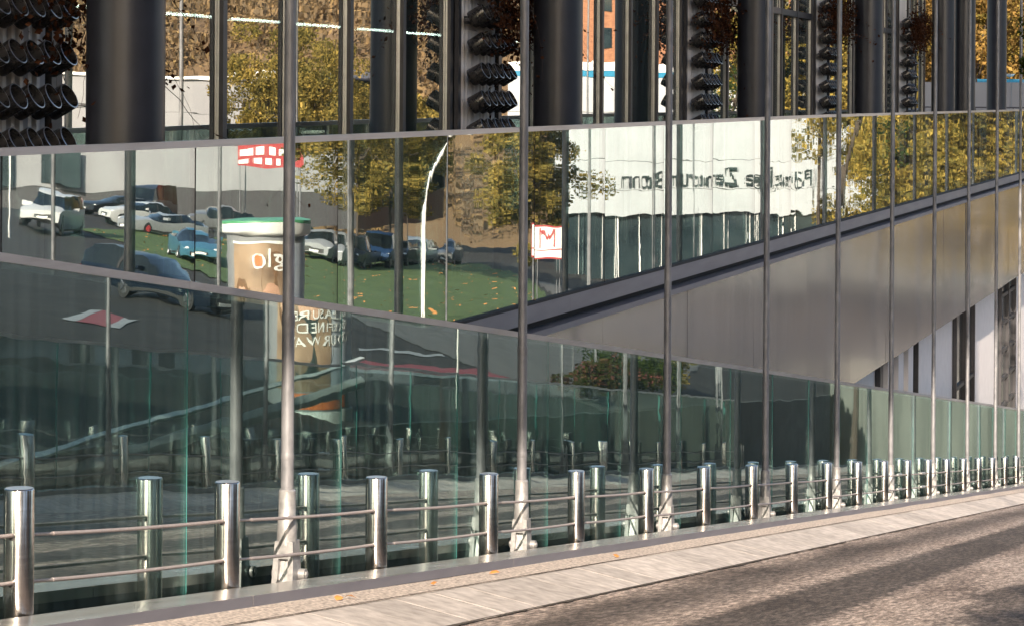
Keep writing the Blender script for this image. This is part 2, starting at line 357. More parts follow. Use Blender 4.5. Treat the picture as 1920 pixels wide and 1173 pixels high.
def dirt_shade_strip(y, sgn, w0, w1, c, mat, x1=110):
    b = MB(); vs = []; n = int((x1 - 2) / .08)
    for i in range(n + 1):
        x = 2 + .08 * i; w = w0 + (w1 - w0) * (.5 + .5 * mnoise.noise(Vector((x * 1.7, y, 0)))) * (.6 + .8 * abs(mnoise.noise(Vector((x * 9, y, 5)))))
        vs += [(x, y, ramp(x, c)), (x, y - sgn * max(.004, w), ramp(x, c))]
    b.add(vs, [(2 * i, 2 * i + 1, 2 * i + 3, 2 * i + 2) for i in range(n)]); o = b.build('dirt_seam_shade', mat); tag(o, kind='structure')
dirt_shade_strip(6.375, 1, .01, .11, 1.678, MT['dirt_shade'])
dirt_shade_strip(7.14, 1, .015, .05, 1.546, MT['dirt_shade'])  # dark strip stands in for the thin shadow along the kerb's upper seam
slope_grid('gravel_strip', 7.06, 7.72, 1.556, 1.552, MT['gravel'], x0=0, step=.5, wob=.012)
slope_grid('gravel_strip', -1.62, -0.96, 1.552, 1.556, MT['gravel'], x0=0, step=.5, wob=.012)
# street and ground across the ramp
b = MB(); vs = []; fs = []
xs = [-60, -30, -10] + list(range(0, 232, 4)) + [260, 330]; ys = [-2.8, -4, -5.5, -7, -9, -11, -14, -18, -23, -30, -38, -45, -60, -90, -140, -220]
for x in xs:
    for y in ys: vs.append((x, y, terr(max(x, -10), y)))
ny = len(ys)
for i in range(len(xs) - 1):
    for j in range(ny - 1):
        a = i * ny + j; fs.append((a, a + 1, a + ny + 1, a + ny))
b.add(vs, fs); tag(b.build('street', MT['street'], smooth=True), kind='structure')
b = MB(); b.add([(X1 + .4, -2.8, zh(13.2)), (330, -2.8, zh(14)), (330, 240, zh(14)), (X1 + .4, 240, zh(13.2))], [(0, 1, 2, 3)])
tag(b.build('ground', MT['pave']), kind='structure')
b = MB(); b.add([(-60, 9, zh(1.75)), (20, 9, zh(1.75)), (20, 60, zh(1.75)), (-60, 60, zh(1.75))], [(0, 1, 2, 3)])
def drape(name, poly, mat, dz, kind='structure', step=2.0, label=None, cat=None):
    """a sheet following the ground inside a polygon"""
    bm = bmesh.new()
    fv = [bm.verts.new((x, y, 0)) for x, y in poly]; bm.faces.new(fv)
    xmin = min(p[0] for p in poly); xmax = max(p[0] for p in poly); ymin = min(p[1] for p in poly); ymax = max(p[1] for p in poly)
    for k in range(1, int((xmax - xmin) / 4) + 1):
        g = bm.verts[:] + bm.edges[:] + bm.faces[:]
        bmesh.ops.bisect_plane(bm, geom=g, plane_co=(math.ceil(xmin / 4) * 4 + 4 * (k - 1), 0, 0), plane_no=(1, 0, 0))
    for yy in ys:
        if ymin < yy < ymax:
            g = bm.verts[:] + bm.edges[:] + bm.faces[:]
            bmesh.ops.bisect_plane(bm, geom=g, plane_co=(0, yy, 0), plane_no=(0, 1, 0))
    bmesh.ops.triangulate(bm, faces=bm.faces[:])
    for v in bm.verts: v.co.z = terr(v.co.x, v.co.y) + dz
    bmesh.ops.recalc_face_normals(bm, faces=bm.faces)
    me = bpy.data.meshes.new(name); bm.to_mesh(me); bm.free(); me.materials.append(mat)
    if me.polygons and sum(p.normal.z for p in me.polygons) < 0: me.flip_normals()
    o = bpy.data.objects.new(name, me); col.objects.link(o); tag(o, label, cat, kind=kind); return o
lawn_poly = [(84, -10.6), (92, -10.2), (104, -11), (120, -14), (150, -24), (158, -30), (126, -37), (114, -36), (96, -23), (88, -16)]
drape('lawn', lawn_poly, MT['grass'], .05)
drape('pavement', [(79, -2.9), (88, -2.9), (120, -8), (150, -20), (150, -23.6), (120, -13.6), (104, -10.6), (92, -9.8), (83, -10.2), (80, -12), (78, -9)], MT['pave'], .03)
drape('bike_path', [(60.3, -10.7), (63.4, -11.6), (64.0, -12.6), (59.4, -11.2)], MT['bike'], .02)
drape('bike_path', [(66.6, -6.8), (69.0, -7.4), (93, -5.0), (91, -4.3)], MT['bike'], .02)
for poly in ([(60.55, -10.5), (63.7, -11.4), (63.4, -11.6), (60.3, -10.7)], [(59.4, -11.2), (64.0, -12.6), (63.8, -12.85), (59.1, -11.4)],
             [(72, -8.3), (72.5, -8.5), (78, -7.7), (77.6, -7.5)], [(82, -7.1), (82.4, -7.3), (88, -6.6), (87.6, -6.4)], [(92, -6.2), (92.4, -6.4), (97, -6.0), (96.7, -5.8)],
             [(66.3, -6.5), (66.6, -6.8), (91, -4.3), (90.8, -4.1)]):
    drape('road_marking', poly, MT['mark'], .026)
# hill and forest far beyond
b = MB(); vs = []; fs = []; nx, nyy = 26, 90
for i in range(nx):
    for j in range(nyy):
        x = 250 + 300 * i / (nx - 1); y = -330 + 640 * j / (nyy - 1)
        f = i / (nx - 1)
        z = zh(13) + 62 * (f ** .8) + 7 * mnoise.noise(Vector((x * .02, y * .02, 1)))
        if i == 0: z = zh(16)
        vs.append((x, y, z))
for i in range(nx - 1):
    for j in range(nyy - 1):
        a = i * nyy + j; fs.append((a, a + nyy, a + nyy + 1, a + 1))
b.add(vs, fs); hill = b.build('hill', MT['hill'], smooth=True); tag(hill, kind='structure')

def leaf_cloud(seed, clumps, n_per, size, flat=.6):
    """numpy cloud of small leaf quads; clumps: (centre, radius)"""
    rg = np.random.default_rng(seed); V = []
    for c, rad, n in clumps:
        d = rg.normal(size=(n, 3)); d /= np.linalg.norm(d, axis=1)[:, None]
        rr = rad * rg.uniform(.25, 1, size=n) ** .6
        p = np.array(c) + d * rr[:, None] * np.array([1, 1, .8])
        u = rg.normal(size=(n, 3)); u /= np.linalg.norm(u, axis=1)[:, None]
        w = rg.normal(size=(n, 3)); w -= u * (u * w).sum(1)[:, None]; w /= np.linalg.norm(w, axis=1)[:, None]
        s = size * rg.uniform(.6, 1.4, size=n)[:, None]
        q = np.stack([p - u * s, p + w * s * flat, p + u * s, p - w * s * flat], 1)
        V.append(q)
    return np.concatenate(V).reshape(-1, 3)
def cloud_mesh(name, V, mat):
    n = len(V) // 4; me = bpy.data.meshes.new(name)
    me.vertices.add(len(V)); me.vertices.foreach_set('co', V.astype(np.float32).ravel())
    me.loops.add(len(V)); me.loops.foreach_set('vertex_index', np.arange(len(V), dtype=np.int32))
    me.polygons.add(n); me.polygons.foreach_set('loop_start', np.arange(0, len(V), 4, dtype=np.int32)); me.polygons.foreach_set('loop_total', np.full(n, 4, dtype=np.int32))
    me.update(calc_edges=True); me.validate(); me.materials.append(mat); return me
rg = np.random.default_rng(3); cl = []
for k in range(2400):
    i = rg.uniform(0, .55); y = rg.uniform(-160, 140); x = 255 + 300 * i
    z = zh(13) + 62 * (i ** .8) + 7 * mnoise.noise(Vector((x * .02, y * .02, 1)))
    rad = rg.uniform(2.2, 4.4); cl.append(((x, y, z + rad * .7), rad, 170))
o = inst('forest', cloud_mesh('forest', leaf_cloud(5, cl, 0, .36), MT['forest']))
tag(o, 'brown autumn forest covering the far hillside', 'forest', kind='stuff')

# ------------------------------------------------------------------ kerbside plinths, bollards, cables, poles, lower glass
NEAR = dict(side=1, box=(7.65, 8.08), bol=8.2, pole=8.3, glass=8.55)
FAR = dict(side=-1, box=(-1.98, -1.55), bol=-2.1, pole=-2.2, glass=-2.45)
def plinth(S, label):
    y0, y1 = S['box']; root = empty('steel_plinth', (0, y0, 0)); tag(root, label, 'plinth')
    x = 12.0; L = 7.3; k = 0
    while x < 116:
        b = MB(); top = EYE - 1.466
        b.box(x, x + L - .008, y0 - 0, y1, top - .088, top, 0, SL)
        b.m[2 if S['side'] > 0 else 3] = 1  # outer face of the same steel coloured darker for the road it mirrors
        o = b.build('plinth_cover', [MT['plinth'], MT['fascia']], root); o.matrix_parent_inverse = root.matrix_world.inverted(); o.location = (0, 0, 0)
        x += L; k += 1
    b = MB(); b.box(12, 116, y0 + .05, y1 - .03, EYE - 1.75, EYE - 1.555, 0, SL)
    # fixing clips in the shadow gap under the cover
    xx = 12.3
    while xx < 110:
        ye = y0 + .045 if S['side'] > 0 else y1 - .045
        b.box(xx, xx + .05, min(ye, ye - .03 * S['side']), max(ye, ye - .03 * S['side']), EYE - 1.60, EYE - 1.556, 1, SL); xx += .42
    yg = S['glass']
    b.box(12, 116, min(y1, yg + .1 * S['side']) if S['side'] > 0 else yg - .1, yg + .1 if S['side'] > 0 else y0, EYE - 1.80, EYE - 1.74, 2, SL)
    o = b.build('plinth_base', [MT['gap'], MT['rubber'], MT['dark_conc']], root); o.matrix_parent_inverse = root.matrix_world.inverted(); o.location = (0, 0, 0)
    return root
for o_ in (plinth(NEAR, 'polished steel plinth along the kerb carrying the front bollards'), plinth(FAR, 'polished steel plinth across the ramp seen only in the glass')):
    bpy.context.view_layer.update()
    for ch in o_.children: ch.matrix_parent_inverse = Matrix.Translation(-Vector(o_.location))
# bollard
def make_bollard(ybol, side):
    root = empty('bollard', (0, ybol, 0))
    b = MB(); R = .103; H = .878
    b.lathe(0, 0, [(R, -.27), (R, H - .010), (R - .003, H - .004), (R - .008, H)], 40)
    b.build('post', MT['steel'], root, smooth=True, angle=50)
    b = MB(); b.lathe(0, 0, [(R - .009, H + .0005), (R - .02, H + .0015)], 40); b.build('cap', MT['rail'], root)
    for z in (.24, .56):
        for sx in (-1, 1):
            b = MB(); b.tube([(sx * .088, 0, z), (sx * .108, 0, z - sx * .002)], .024, 14); b.build('cable_socket', MT['rubber'], root, smooth=True)
    return root
BX = [16.4 + 3.705 * k for k in range(-1, 27)]
proto = make_bollard(8.2, 1)
vis = 0
for k, x in enumerate(BX):
    o = proto if k == 0 else copy_tree(proto)
    o.location = (x, 8.2, ramp(x, 1.494))
    if k == 0: lab = 'brushed steel bollard left of the frame, before the first one seen whole'
    else: lab = 'brushed steel bollard on the front plinth, %s from the left of the near row' % ORD[k - 1]
    tag(o, lab, 'bollard', 'bollards on the front plinth')
for k in range(22):
    x = 20.1 + 3.705 * k
    o = copy_tree(proto); o.location = (x, -2.1, ramp(x, 1.494))
    tag(o, 'steel bollard across the ramp, %s from the left among the mirrored bollards' % ORD[k], 'bollard', 'bollards across the ramp')
def cables(ybol, xs, where, grp):
    for z, nm in ((.24, 'lower'), (.56, 'upper')):
        root = empty('guard_cable', (xs[0], ybol, ramp(xs[0], 1.494 - z)))
        b = MB()
        for a, c in zip(xs[:-1], xs[1:]):
            p0 = Vector((a + .09, ybol, ramp(a + .09, 1.494 - z))); p1 = Vector((c - .09, ybol, ramp(c - .09, 1.494 - z)))
            pts = [p0.lerp(p1, t) - Vector((0, 0, .012 * 4 * t * (1 - t))) for t in (0, .12, .25, .5, .75, .88, 1)]
            pts = [p - root.location for p in pts]
            b.tube(pts[:2], .0115, 10); b.tube(pts[1:], .0145, 10)
        b.build('cable', MT['cable'], root, smooth=True)
        for xt in ([57.6, 59.6, 63.6] if ybol > 0 else [52.5]):
            b = MB(); p = Vector((xt, ybol, ramp(xt, 1.494 - z))) - root.location; d = Vector((1, 0, -SL)).normalized()
            b.tube([p - d * .3, p - d * .28, p - d * .12, p - d * .1, p + d * .1, p + d * .12, p + d * .28, p + d * .3], [.02, .034, .034, .02, .02, .034, .034, .02], 10)
            b.build('turnbuckle', MT['alu'], root, smooth=True)
        tag(root, '%s steel guard cable threaded through the %s' % (nm, where), 'cable', grp)
cables(8.2, BX, 'front bollards', 'cables through the front bollards')
cables(-2.1, [20.1 + 3.705 * k for k in range(22)], 'bollards across the ramp', 'cables across the ramp')
# tall galvanised poles on hinged feet
def make_pole(H=23.0):
    root = empty('tall_pole')
    b = MB(); b.lathe(0, 0, [(.056, .68), (.054, 2.2), (.052, 2.21), (.049, 5), (.046, H)], 20); b.build('shaft', MT['galv'], root, smooth=True)
    for za, zb in ((2.16, 2.26), (1.0, 1.06)):
        b = MB(); b.lathe(0, 0, [(.057, za), (.0585, za + .01), (.0585, zb - .01), (.057, zb)], 20); b.build('collar', MT['galv'], root, smooth=True)
    # foot: a sleeve that flares down into two cheeks with a hinge bolt
    b = MB(); b.lathe(0, 0, [(.062, .745), (.074, .73), (.076, .50), (.081, .49), (.086, .36), (.088, .26)], 24)
    for sy in (-1, 1):
        prof = [(-.145, -.30), (.105, -.30), (.10, .08), (.090, .30), (-.075, .30), (-.09, .14)]
        vs = [(x, sy * (.044 if z > 0 else .050), z) for x, z in prof] + [(x, sy * (.082 if z > .2 else .104 if z < 0 else .092), z) for x, z in prof]; n = len(prof)
        b.add(vs, [tuple(range(n)), tuple(reversed(range(n, 2 * n)))] + [(i, n + i, n + (i + 1) % n, (i + 1) % n) for i in range(n)])
    b.box(-.082, .09, -.0445, .0445, .15, .298)
    b.add([(-.02, -.046, .15), (-.02, .046, .15), (-.115, .05, -.22), (-.115, -.05, -.22), (.06, -.046, .15), (.06, .046, .15), (.06, .05, -.3), (.06, -.05, -.3), (-.13, .05, -.3), (-.13, -.05, -.3)],
          [(0, 1, 2, 3), (3, 2, 8, 9), (4, 7, 6, 5), (9, 8, 6, 7), (0, 4, 5, 1), (0, 3, 9, 7, 4), (1, 5, 6, 8, 2)])
    b.build('foot', MT['cast'], root, smooth=True, angle=35)
    b = MB(); b.tube([(.07, -.15, .0), (.07, .15, .0)], .05, 16); b.tube([(.07, -.165, .0), (.07, .165, .0)], .028, 6); b.build('hinge_bolt', MT['cast'], root, smooth=True)
    return root
pproto = make_pole()
for k in range(-1, 12):
    x = 21.72 + 7.44 * k
    o = pproto if k == -1 else copy_tree(pproto)
    o.location = (x, 8.3, ramp(x, 1.45))
    lab = 'tall thin galvanised pole on the front plinth, %s from the left' % ORD[k] if k >= 0 else 'tall galvanised pole left of the frame seen only in the glass'
    tag(o, lab, 'pole', 'tall poles on the front plinth')
for k in range(10):
    x = 27.0 + 7.44 * k
    o = copy_tree(pproto); o.location = (x, -2.2, ramp(x, 1.45)); o.scale = (1, 1, 1)
    tag(o, 'sunlit pole across the ramp, %s from the left among the mirrored poles' % ORD[k], 'pole', 'tall poles across the ramp')

def glass_pane(name, x0, x1, y, za0, za1, zb0, zb1, th, mats, parent, tilt=.0011):
    """pane from x0 to x1; za = bottom, zb = top at both ends; tiny random tilt of each pane"""
    b = MB(); cx = (x0 + x1) / 2; t1 = rnd.gauss(0, tilt); t2 = rnd.gauss(0, tilt * 1.5); zc = (za0 + zb0) / 2
    def P(x, yy, z): return (x - cx, yy + (x - cx) * t1 + (z - zc) * t2, z - zc)
    h = th / 2
    vs = [P(x0, -h, za0), P(x1, -h, za1), P(x1, -h, zb1), P(x0, -h, zb0), P(x0, h, za0), P(x1, h, za1), P(x1, h, zb1), P(x0, h, zb0)]
    b.add(vs, [(0, 1, 2, 3), (5, 4, 7, 6)], 0)
    b.add(vs, [(1, 5, 6, 2), (4, 0, 3, 7), (3, 2, 6, 7), (4, 5, 1, 0)], 1)
    o = b.build(name, mats, parent)
    px, py, pz = parent.location if parent else (0, 0, 0)
    o.location = (cx - px, y - py, zc - pz); return o
def lower_balustrade(S, label, xstart, xend):
    y = S['glass']; root = empty('glass_wall', (xstart, y, ramp(xstart, 1.7))); tag(root, label, 'glass wall')
    x = 16.36 if S['side'] > 0 else 18.2; x -= 3.7 * math.floor((x - xstart) / 3.7)
    while x < xend:
        glass_pane('glass_pane', x + .009, x + 3.7 - .009, y, ramp(x, 1.74), ramp(x + 3.7, 1.74), ramp(x, -.935), ramp(x + 3.7, -.935), .022, [MT['glass_lo' if S['side'] > 0 else 'glass_far'], MT['edge']], root)
        b = MB(); t = EYE + .99
        b.box(x, x + 3.696, y - .03, y + .03, t - .062, t, 0, SL)
        o = b.build('handrail', MT['rail'], root); o.location = -root.location
        x += 3.7
    yb = y + .16 * S['side']
    b = MB(); b.box(xstart, xend, min(yb, yb + .05 * S['side']), max(yb, yb + .05 * S['side']), EYE - 1.80, EYE + .90, 0, SL)
    if S['side'] > 0:
        o = b.build('backing_wall', MT['backing'], root); o.location = -root.location
    return root
lower_balustrade(NEAR, 'long lower glass wall behind the bollards, its steel handrail sloping down the ramp', 9.0, 118.0)
lower_balustrade(FAR, 'glass wall across the ramp, seen mirrored in the front glass', 18.2, 96.0)
# retaining wall behind the far glass
b = MB(); vs = []; xs2 = list(range(10, 126, 4))
for x in xs2:
    for y in (-2.62, -2.95): vs += [(x, y, ramp(x, 2.4)), (x, y, max(terr(x, -2.8) + .03, ramp(x, 1.6)))]
fs = []
for i in range(len(xs2) - 1):
    a = i * 4; c = a + 4
    fs += [(a, c, c + 1, a + 1), (a + 2, a + 3, c + 3, c + 2), (a + 1, c + 1, c + 3, a + 3)]
b.add(vs, fs); o = b.build('retaining_wall', MT['dark_conc']); tag(o, 'dark concrete retaining wall behind the glass across the ramp', 'wall')
for h0, h1, lab in ((5.92, 5.83, 'thin level pale beam before the glass across the ramp'), (6.52, 6.24, 'thick level pale beam below a thinner one across the ramp')):
    b = MB(); dz = .04 if h1 < 6 else .12; b.profile_y([(-2.618, zh(h0)), (-2.48, zh(h0)), (-2.48, zh(h1) - dz), (-2.618, zh(h1))], 33 if h1 < 6 else 37, 56); o = b.build('guard_beam', MT['white']); tag(o, lab, 'beam', 'level beams across the ramp')
b = MB(); b.box(X1, X1 + .4, -2.9, 9.0, zh(22), zh(12.2)); o = b.build('retaining_wall', MT['end_conc']); tag(o, 'concrete wall closing the low end of the ramp', 'wall')

# ------------------------------------------------------------------ the building
BL = empty('office_building', (0, 11, zh(2.55)))
tag(BL, 'long modern building with glass front, round anthracite columns and a steel clad base', 'building')
def bpart(name, b, mats, smooth=False, parent=None, angle=40):
    o = b.build(name, mats, parent or BL, smooth, angle)
    if parent is None: o.location = (0, -11, -zh(2.55))
    return o
PX0, PX1 = 12.0, 118.0
b = MB(); b.box(PX0, PX1, 9.13, 45, zh(2.80), zh(2.56)); bpart('terrace_floor', b, MT['floor_in'])
for k in range(15):
    x = PX0 + 7.28 * k; b = MB(); b.box(x, min(x + 7.272, PX1), 8.985, 9.13, zh(2.80), zh(2.585)); bpart('fascia_panel', b, MT['fascia'])
b = MB(); b.box(PX0, PX1, 9.16, 9.3, zh(2.95), zh(2.80)); b.box(PX0, PX1, 8.99, 9.13, zh(2.585), zh(2.555)); bpart('shadow_joint', b, MT['gap'])
for k in range(15):
    x = PX0 + 7.28 * k - 2; b = MB(); b.box(max(x, PX0), min(x + 7.272, PX1), 8.93, 9.2, zh(2.995), zh(2.915)); bpart('ledge', b, MT['fascia'])
x = 35.6 - 5.46 * 4
while x < PX1:
    glass_pane('cladding_panel', x + .014, x + 5.446, 9.04, zh(6.2), zh(6.2), zh(2.999), zh(2.999), .10, [MT['clad'], MT['gap']], BL, .0035); x += 5.46
b = MB(); b.box(PX0, PX1, 9.1, 9.75, zh(6.19), zh(3.0)); bpart('base_core', b, MT['gap'])
# white lower storey under the overhang
lw = MB(); lw.box(50, PX1 + 2, 9.76, 10.0, zh(20), zh(6.19)); bpart('lower_wall', lw, MT['white_wall'])
def low_window(x0, x1, ztop, zbot, nmull, trans=()):
    f = MB(); y = 9.74
    f.box(x0, x1, y - .015, y + .015, zbot, ztop); w = bpart('lower_window', f, MT['dark_glass'])
    fr = MB()
    for i in range(nmull + 1):
        xx = x0 + (x1 - x0) * i / nmull; fr.box(xx - .06, xx + .06, 9.62, 9.724, zbot, ztop)
    for z in trans: fr.box(x0 + .06, x1 - .06, 9.65, 9.724, z - .06, z + .06)
    o = fr.build('window_frame', MT['frame'], w); return w
def pilaster(x0, x1): 
    p = MB(); p.box(x0, x1, 9.60, 9.759, zh(18), zh(6.19)); bpart('wall_pier', p, MT['white_wall'])
low_window(66.4, 73.6, zh(6.25), zh(18), 1)
for xa in (67.6, 69.5, 71.4): pilaster(xa, xa + .95)
low_window(82.6, 87.6, zh(6.25), zh(18), 2, (zh(8.9), zh(12)))
low_window(96.2, 101.5, zh(6.25), zh(18), 2, tuple(zh(7.0 + 1.0 * i) for i in range(9)))
# round columns
for k, x in enumerate([21.83, 36.52, 51.2, 66.0, 81.0, 87.0, 96.6, 111.4]):
    c = MB(); c.lathe(x, 9.9 if k != 5 else 9.95, [(.35, zh(2.56)), (.35, zh(-12))], 48); bpart('column', c, MT['anth'], smooth=True)
# unseen slab added overhead, its edge shaped to shade the upper facade
b = MB(); b.prism([(-26, 3.2), (-6.6, 2.26), (-2.3, 1.62), (2.1, 1.0), (6.8, .4), (45.5, .4), (48.5, 2.1), (88, 2.1), (88, 30), (-26, 30)], zh(-12), zh(-18)); bpart('shade_slab', b, MT['white_wall'])
b = MB(); b.box(14, 86.8, 22, 22.3, zh(2.55), zh(-12)); b.box(14, 86.8, 11.25, 22, zh(-3.35), zh(-3.6)); bpart('inner_wall', b, MT['interior'])
b = MB(); b.box(86.55, 86.8, 11.25, 22, zh(2.55), zh(-12)); bpart('end_wall', b, MT['frame'])
# facade bays
PAN = [20.75 + 14.68 * k for k in range(5)]        # planter panels, each about two metres wide
mull_x = []
for k, px in enumerate(PAN):
    x0 = px + 2.1
    last = 6 if k < 4 else 2
    for j in range(last + 1): mull_x.append(x0 + 2.05 * j + (0 if j else .03))
def mullion(x):
    m = MB(); m.box(x - .055, x + .06, 11.05, 11.098, zh(2.55), zh(-12)); m.box(x - .02, x + .04, 11.098, 11.2, zh(2.55), zh(-12)); o = bpart('mullion', m, MT['frame'])
    d = MB(); d.box(x - .04, x - .0205, 11.10, 11.128, zh(2.55), zh(-12)); d.build('glazing_bead', MT['alu'], o)
for x in mull_x: mullion(x)
for k, px in enumerate(PAN):
    x0 = px + 2.1; nb = 6 if k < 4 else 2
    for j in range(nb):
        a, c = x0 + 2.05 * j + .042, x0 + 2.05 * (j + 1) - .022
        g = [MT['glass_win'], MT['gap']]
        p = glass_pane('window_pane', a, c, 11.14, zh(2.5), zh(2.5), zh(-1.93), zh(-1.93), .02, g, BL, .0008)
        p = glass_pane('window_pane', a, c, 11.14, zh(-2.09), zh(-2.09), zh(-12), zh(-12), .02, g, BL, .0008)
        t = MB(); t.box(a, c, 11.06, 11.18, zh(-1.94), zh(-2.08)); bpart('transom', t, MT['frame'])
# upper balustrade
UB = empty('glass_balustrade', (17.8, 9.06, zh(2.5))); tag(UB, 'upper terrace balustrade of tall mirror-like glass panes under a thin steel handrail', 'balustrade')
x = 17.78 - 3.63
hr = lambda xx: .395 - .085 * min(1, max(0, (xx - 20) / 34))
while x < PX1 - 1:
    glass_pane('glass_pane', x + .011, x + 3.619, 9.06, zh(2.56), zh(2.56), zh(hr(x) + .05), zh(hr(x + 3.63) + .05), .022, [MT['glass_up' if x < 45 else 'glass_up_wavy'], MT['gap']], UB)
    b = MB()
    xa, xb = x, x + 3.628; za, zb = zh(hr(xa)), zh(hr(xb))
    vs = [(xa, 9.03, za - .06), (xa, 9.09, za - .06), (xa, 9.09, za), (xa, 9.03, za), (xb, 9.03, zb - .06), (xb, 9.09, zb - .06), (xb, 9.09, zb), (xb, 9.03, zb)]
    b.add(vs, [(0, 1, 2, 3), (7, 6, 5, 4), (0, 4, 5, 1), (3, 2, 6, 7), (0, 3, 7, 4), (1, 5, 6, 2)])
    o = b.build('handrail', MT['rail'], UB); o.location = -UB.location
    x += 3.63
# planter panels with rows of slanted black tubes
def tube_mesh():
    b = MB(); seg = 22; R = .128; Lh = .115
    ax = Vector((0, -math.cos(math.radians(29)), math.sin(math.radians(29)))); a = Vector((1, 0, 0)); c = ax.cross(a)
    def ring(t, r): return [ax * t + (a * math.cos(2 * math.pi * k / seg) + c * math.sin(2 * math.pi * k / seg)) * r for k in range(seg)]
    rings = [ring(-.13, R * .8), ring(-.125, R * .96), ring(-.11, R), ring(Lh, R), ring(Lh + .003, R - .005), ring(Lh + .003, R - .012), ring(Lh - .01, R - .014), ring(-.06, R - .016)]
    vs = [p for r in rings for p in r]; fs = []; mi = []
    for j in range(len(rings) - 1):
        for k in range(seg):
            k2 = (k + 1) % seg; fs.append((j * seg + k, j * seg + k2, (j + 1) * seg + k2, (j + 1) * seg + k)); mi.append(1 if j in (3, 4) else 0)
    fs.append(tuple(range(seg))); mi.append(0); fs.append(tuple(range((len(rings) - 1) * seg, len(rings) * seg))); mi.append(0)
    b.v = [tuple(v) for v in vs]; b.f = fs; b.m = mi
    return b.mesh('planter_tube', [MT['tube'], MT['rim']], True, 35)
TUBE = tube_mesh()
PLAB = ['panel of black planter tubes at the left edge, left of the widest column', 'panel of black planter tubes overgrown by dead vine, left of the second column',
        'panel of black planter tubes left of the third column', 'narrow-looking panel of black planter tubes left of the fourth column', 'farthest panel of black planter tubes, at the right end of the facade']
for k, px in enumerate(PAN):
    R = empty('planter_panel', (px, 11.0, zh(2.5))); tag(R, PLAB[k], 'planter', 'planter panels on the facade')
    def pp(name, b, mats): o = b.build(name, mats, R); o.location = -Vector(R.location); return o
    b = MB(); n = 20; vs = []; fs = []
    for i in range(n * 2 + 1):
        xx = px + .12 + (1.7) * i / (n * 2); yy = 11.05 + (.028 if (i // 2) % 2 else 0)
        vs += [(xx, yy, zh(2.5)), (xx, yy, zh(-3.3))]
    fs = [(2 * i, 2 * i + 2, 2 * i + 3, 2 * i + 1) for i in range(n * 2)]
    b.add(vs, fs); pp('backing_sheet', b, MT['corrug'])
    b = MB()
    b.box(px - .02, px + .10, 11.03, 11.09, zh(2.5), zh(-12)); b.box(px + 1.86, px + 2.02, 11.0, 11.09, zh(2.5), zh(-12))
    b.box(px + .12, px + 1.84, 10.96, 11.0, zh(-1.02), zh(-1.06)); b.box(px + .12, px + 1.84, 10.96, 11.0, zh(-1.10), zh(-1.13))
    pp('panel_frame', b, MT['frame'])
    b = MB(); b.box(px + .12, px + 1.85, 11.095, 11.14, zh(2.5), zh(-12)); pp('panel_back', b, MT['gap'])
    for r in range(8):
        h = .46 - .392 * r - (.03 if r > 2 else 0)
        for c in range(5):
            o = inst('planter_tube', TUBE, R); o.location = (.29 + .342 * c + (.02 if r % 2 else 0), -.17, zh(h) - R.location.z)
            o.rotation_euler = (rnd.gauss(0, .02), 0, rnd.gauss(0, .03))
# dead climbing vines
def vine(px, label, dens, low, hc, sx):
    R = empty('dead_vine', (px + 1, 10.7, zh(-2.4))); tag(R, label, 'vine', 'dead vines on the planter panels')
    st = MB(); rg = np.random.default_rng(int(px * 10)); lv = []
    base = Vector(R.location)
    def leaf(p, s):
        d = Vector(rg.normal(size=3)); d.z -= .7; d.normalize(); w = Vector(rg.normal(size=3)); w = (w - d * w.dot(d)).normalized(); n = d.cross(w)
        m = p + d * s * .55 + n * s * .16
        q = [p, p + d * s * .5 + w * s * .40, m + d * s * .5, m, p, m, m + d * s * .5, p + d * s * .5 - w * s * .40]
        lv.extend([tuple(v) for v in q])
    for k in range(int(34 * dens)):
        p = Vector((px + sx + rg.normal() * .75, 10.80 - rg.uniform(.0, .5), zh(hc - .45 + rg.normal() * .3))) - base
        v = Vector((rg.normal() * .05, rg.normal() * .03 - .01, -.05)); pts = [p.copy()]
        n = int(rg.uniform(8, 18 if k % 3 else 34 * low))
        for i in range(n):
            v += Vector((rg.normal() * .022, rg.normal() * .014, rg.normal() * .016 - .005)); v *= .95; p = p + v
            if p.y + base.y > 10.93: p.y = 10.93 - base.y
            pts.append(p.copy())
            for _ in range(rg.integers(1, 4) if i < 9 else (1 if rg.uniform() < .35 else 0)):
                leaf(p + Vector(rg.normal(size=3)) * .03, rg.uniform(.035, .085))
        st.tube(pts, [max(.0018, .006 * (1 - i / len(pts))) for i in range(len(pts))], 5)
    for _ in range(int(900 * dens)):
        p = Vector((px + sx + rg.normal() * .55, 10.60 + rg.normal() * .13, zh(hc) + rg.normal() * .28)) - base
        leaf(p, rg.uniform(.035, .085))
    st.build('stem', MT['vine_stem'], R, smooth=True)
    o = inst('foliage', cloud_mesh('vine_foliage', np.array(lv), MT['vine_leaf']), R)
vine(PAN[0], 'dead brown vine trailing over the leftmost planter tubes beside the wide column', .3, .9, -.72, 1.55)
vine(PAN[1], 'dense dead vine hanging over the second planter panel and the pole before it', 1.3, .8, -1.15, 1.6)
vine(PAN[2], 'dead vine on the planter panel just left of the third column', 1.2, .7, -1.45, 1.3)
vine(PAN[3], 'dark dead vine on the planter panel left of the fourth column', 1.6, .6, -1.95, 1.1)
vine(PAN[4], 'dark dead vine on the farthest planter panel', 1.8, .6, -2.05, 1.2)
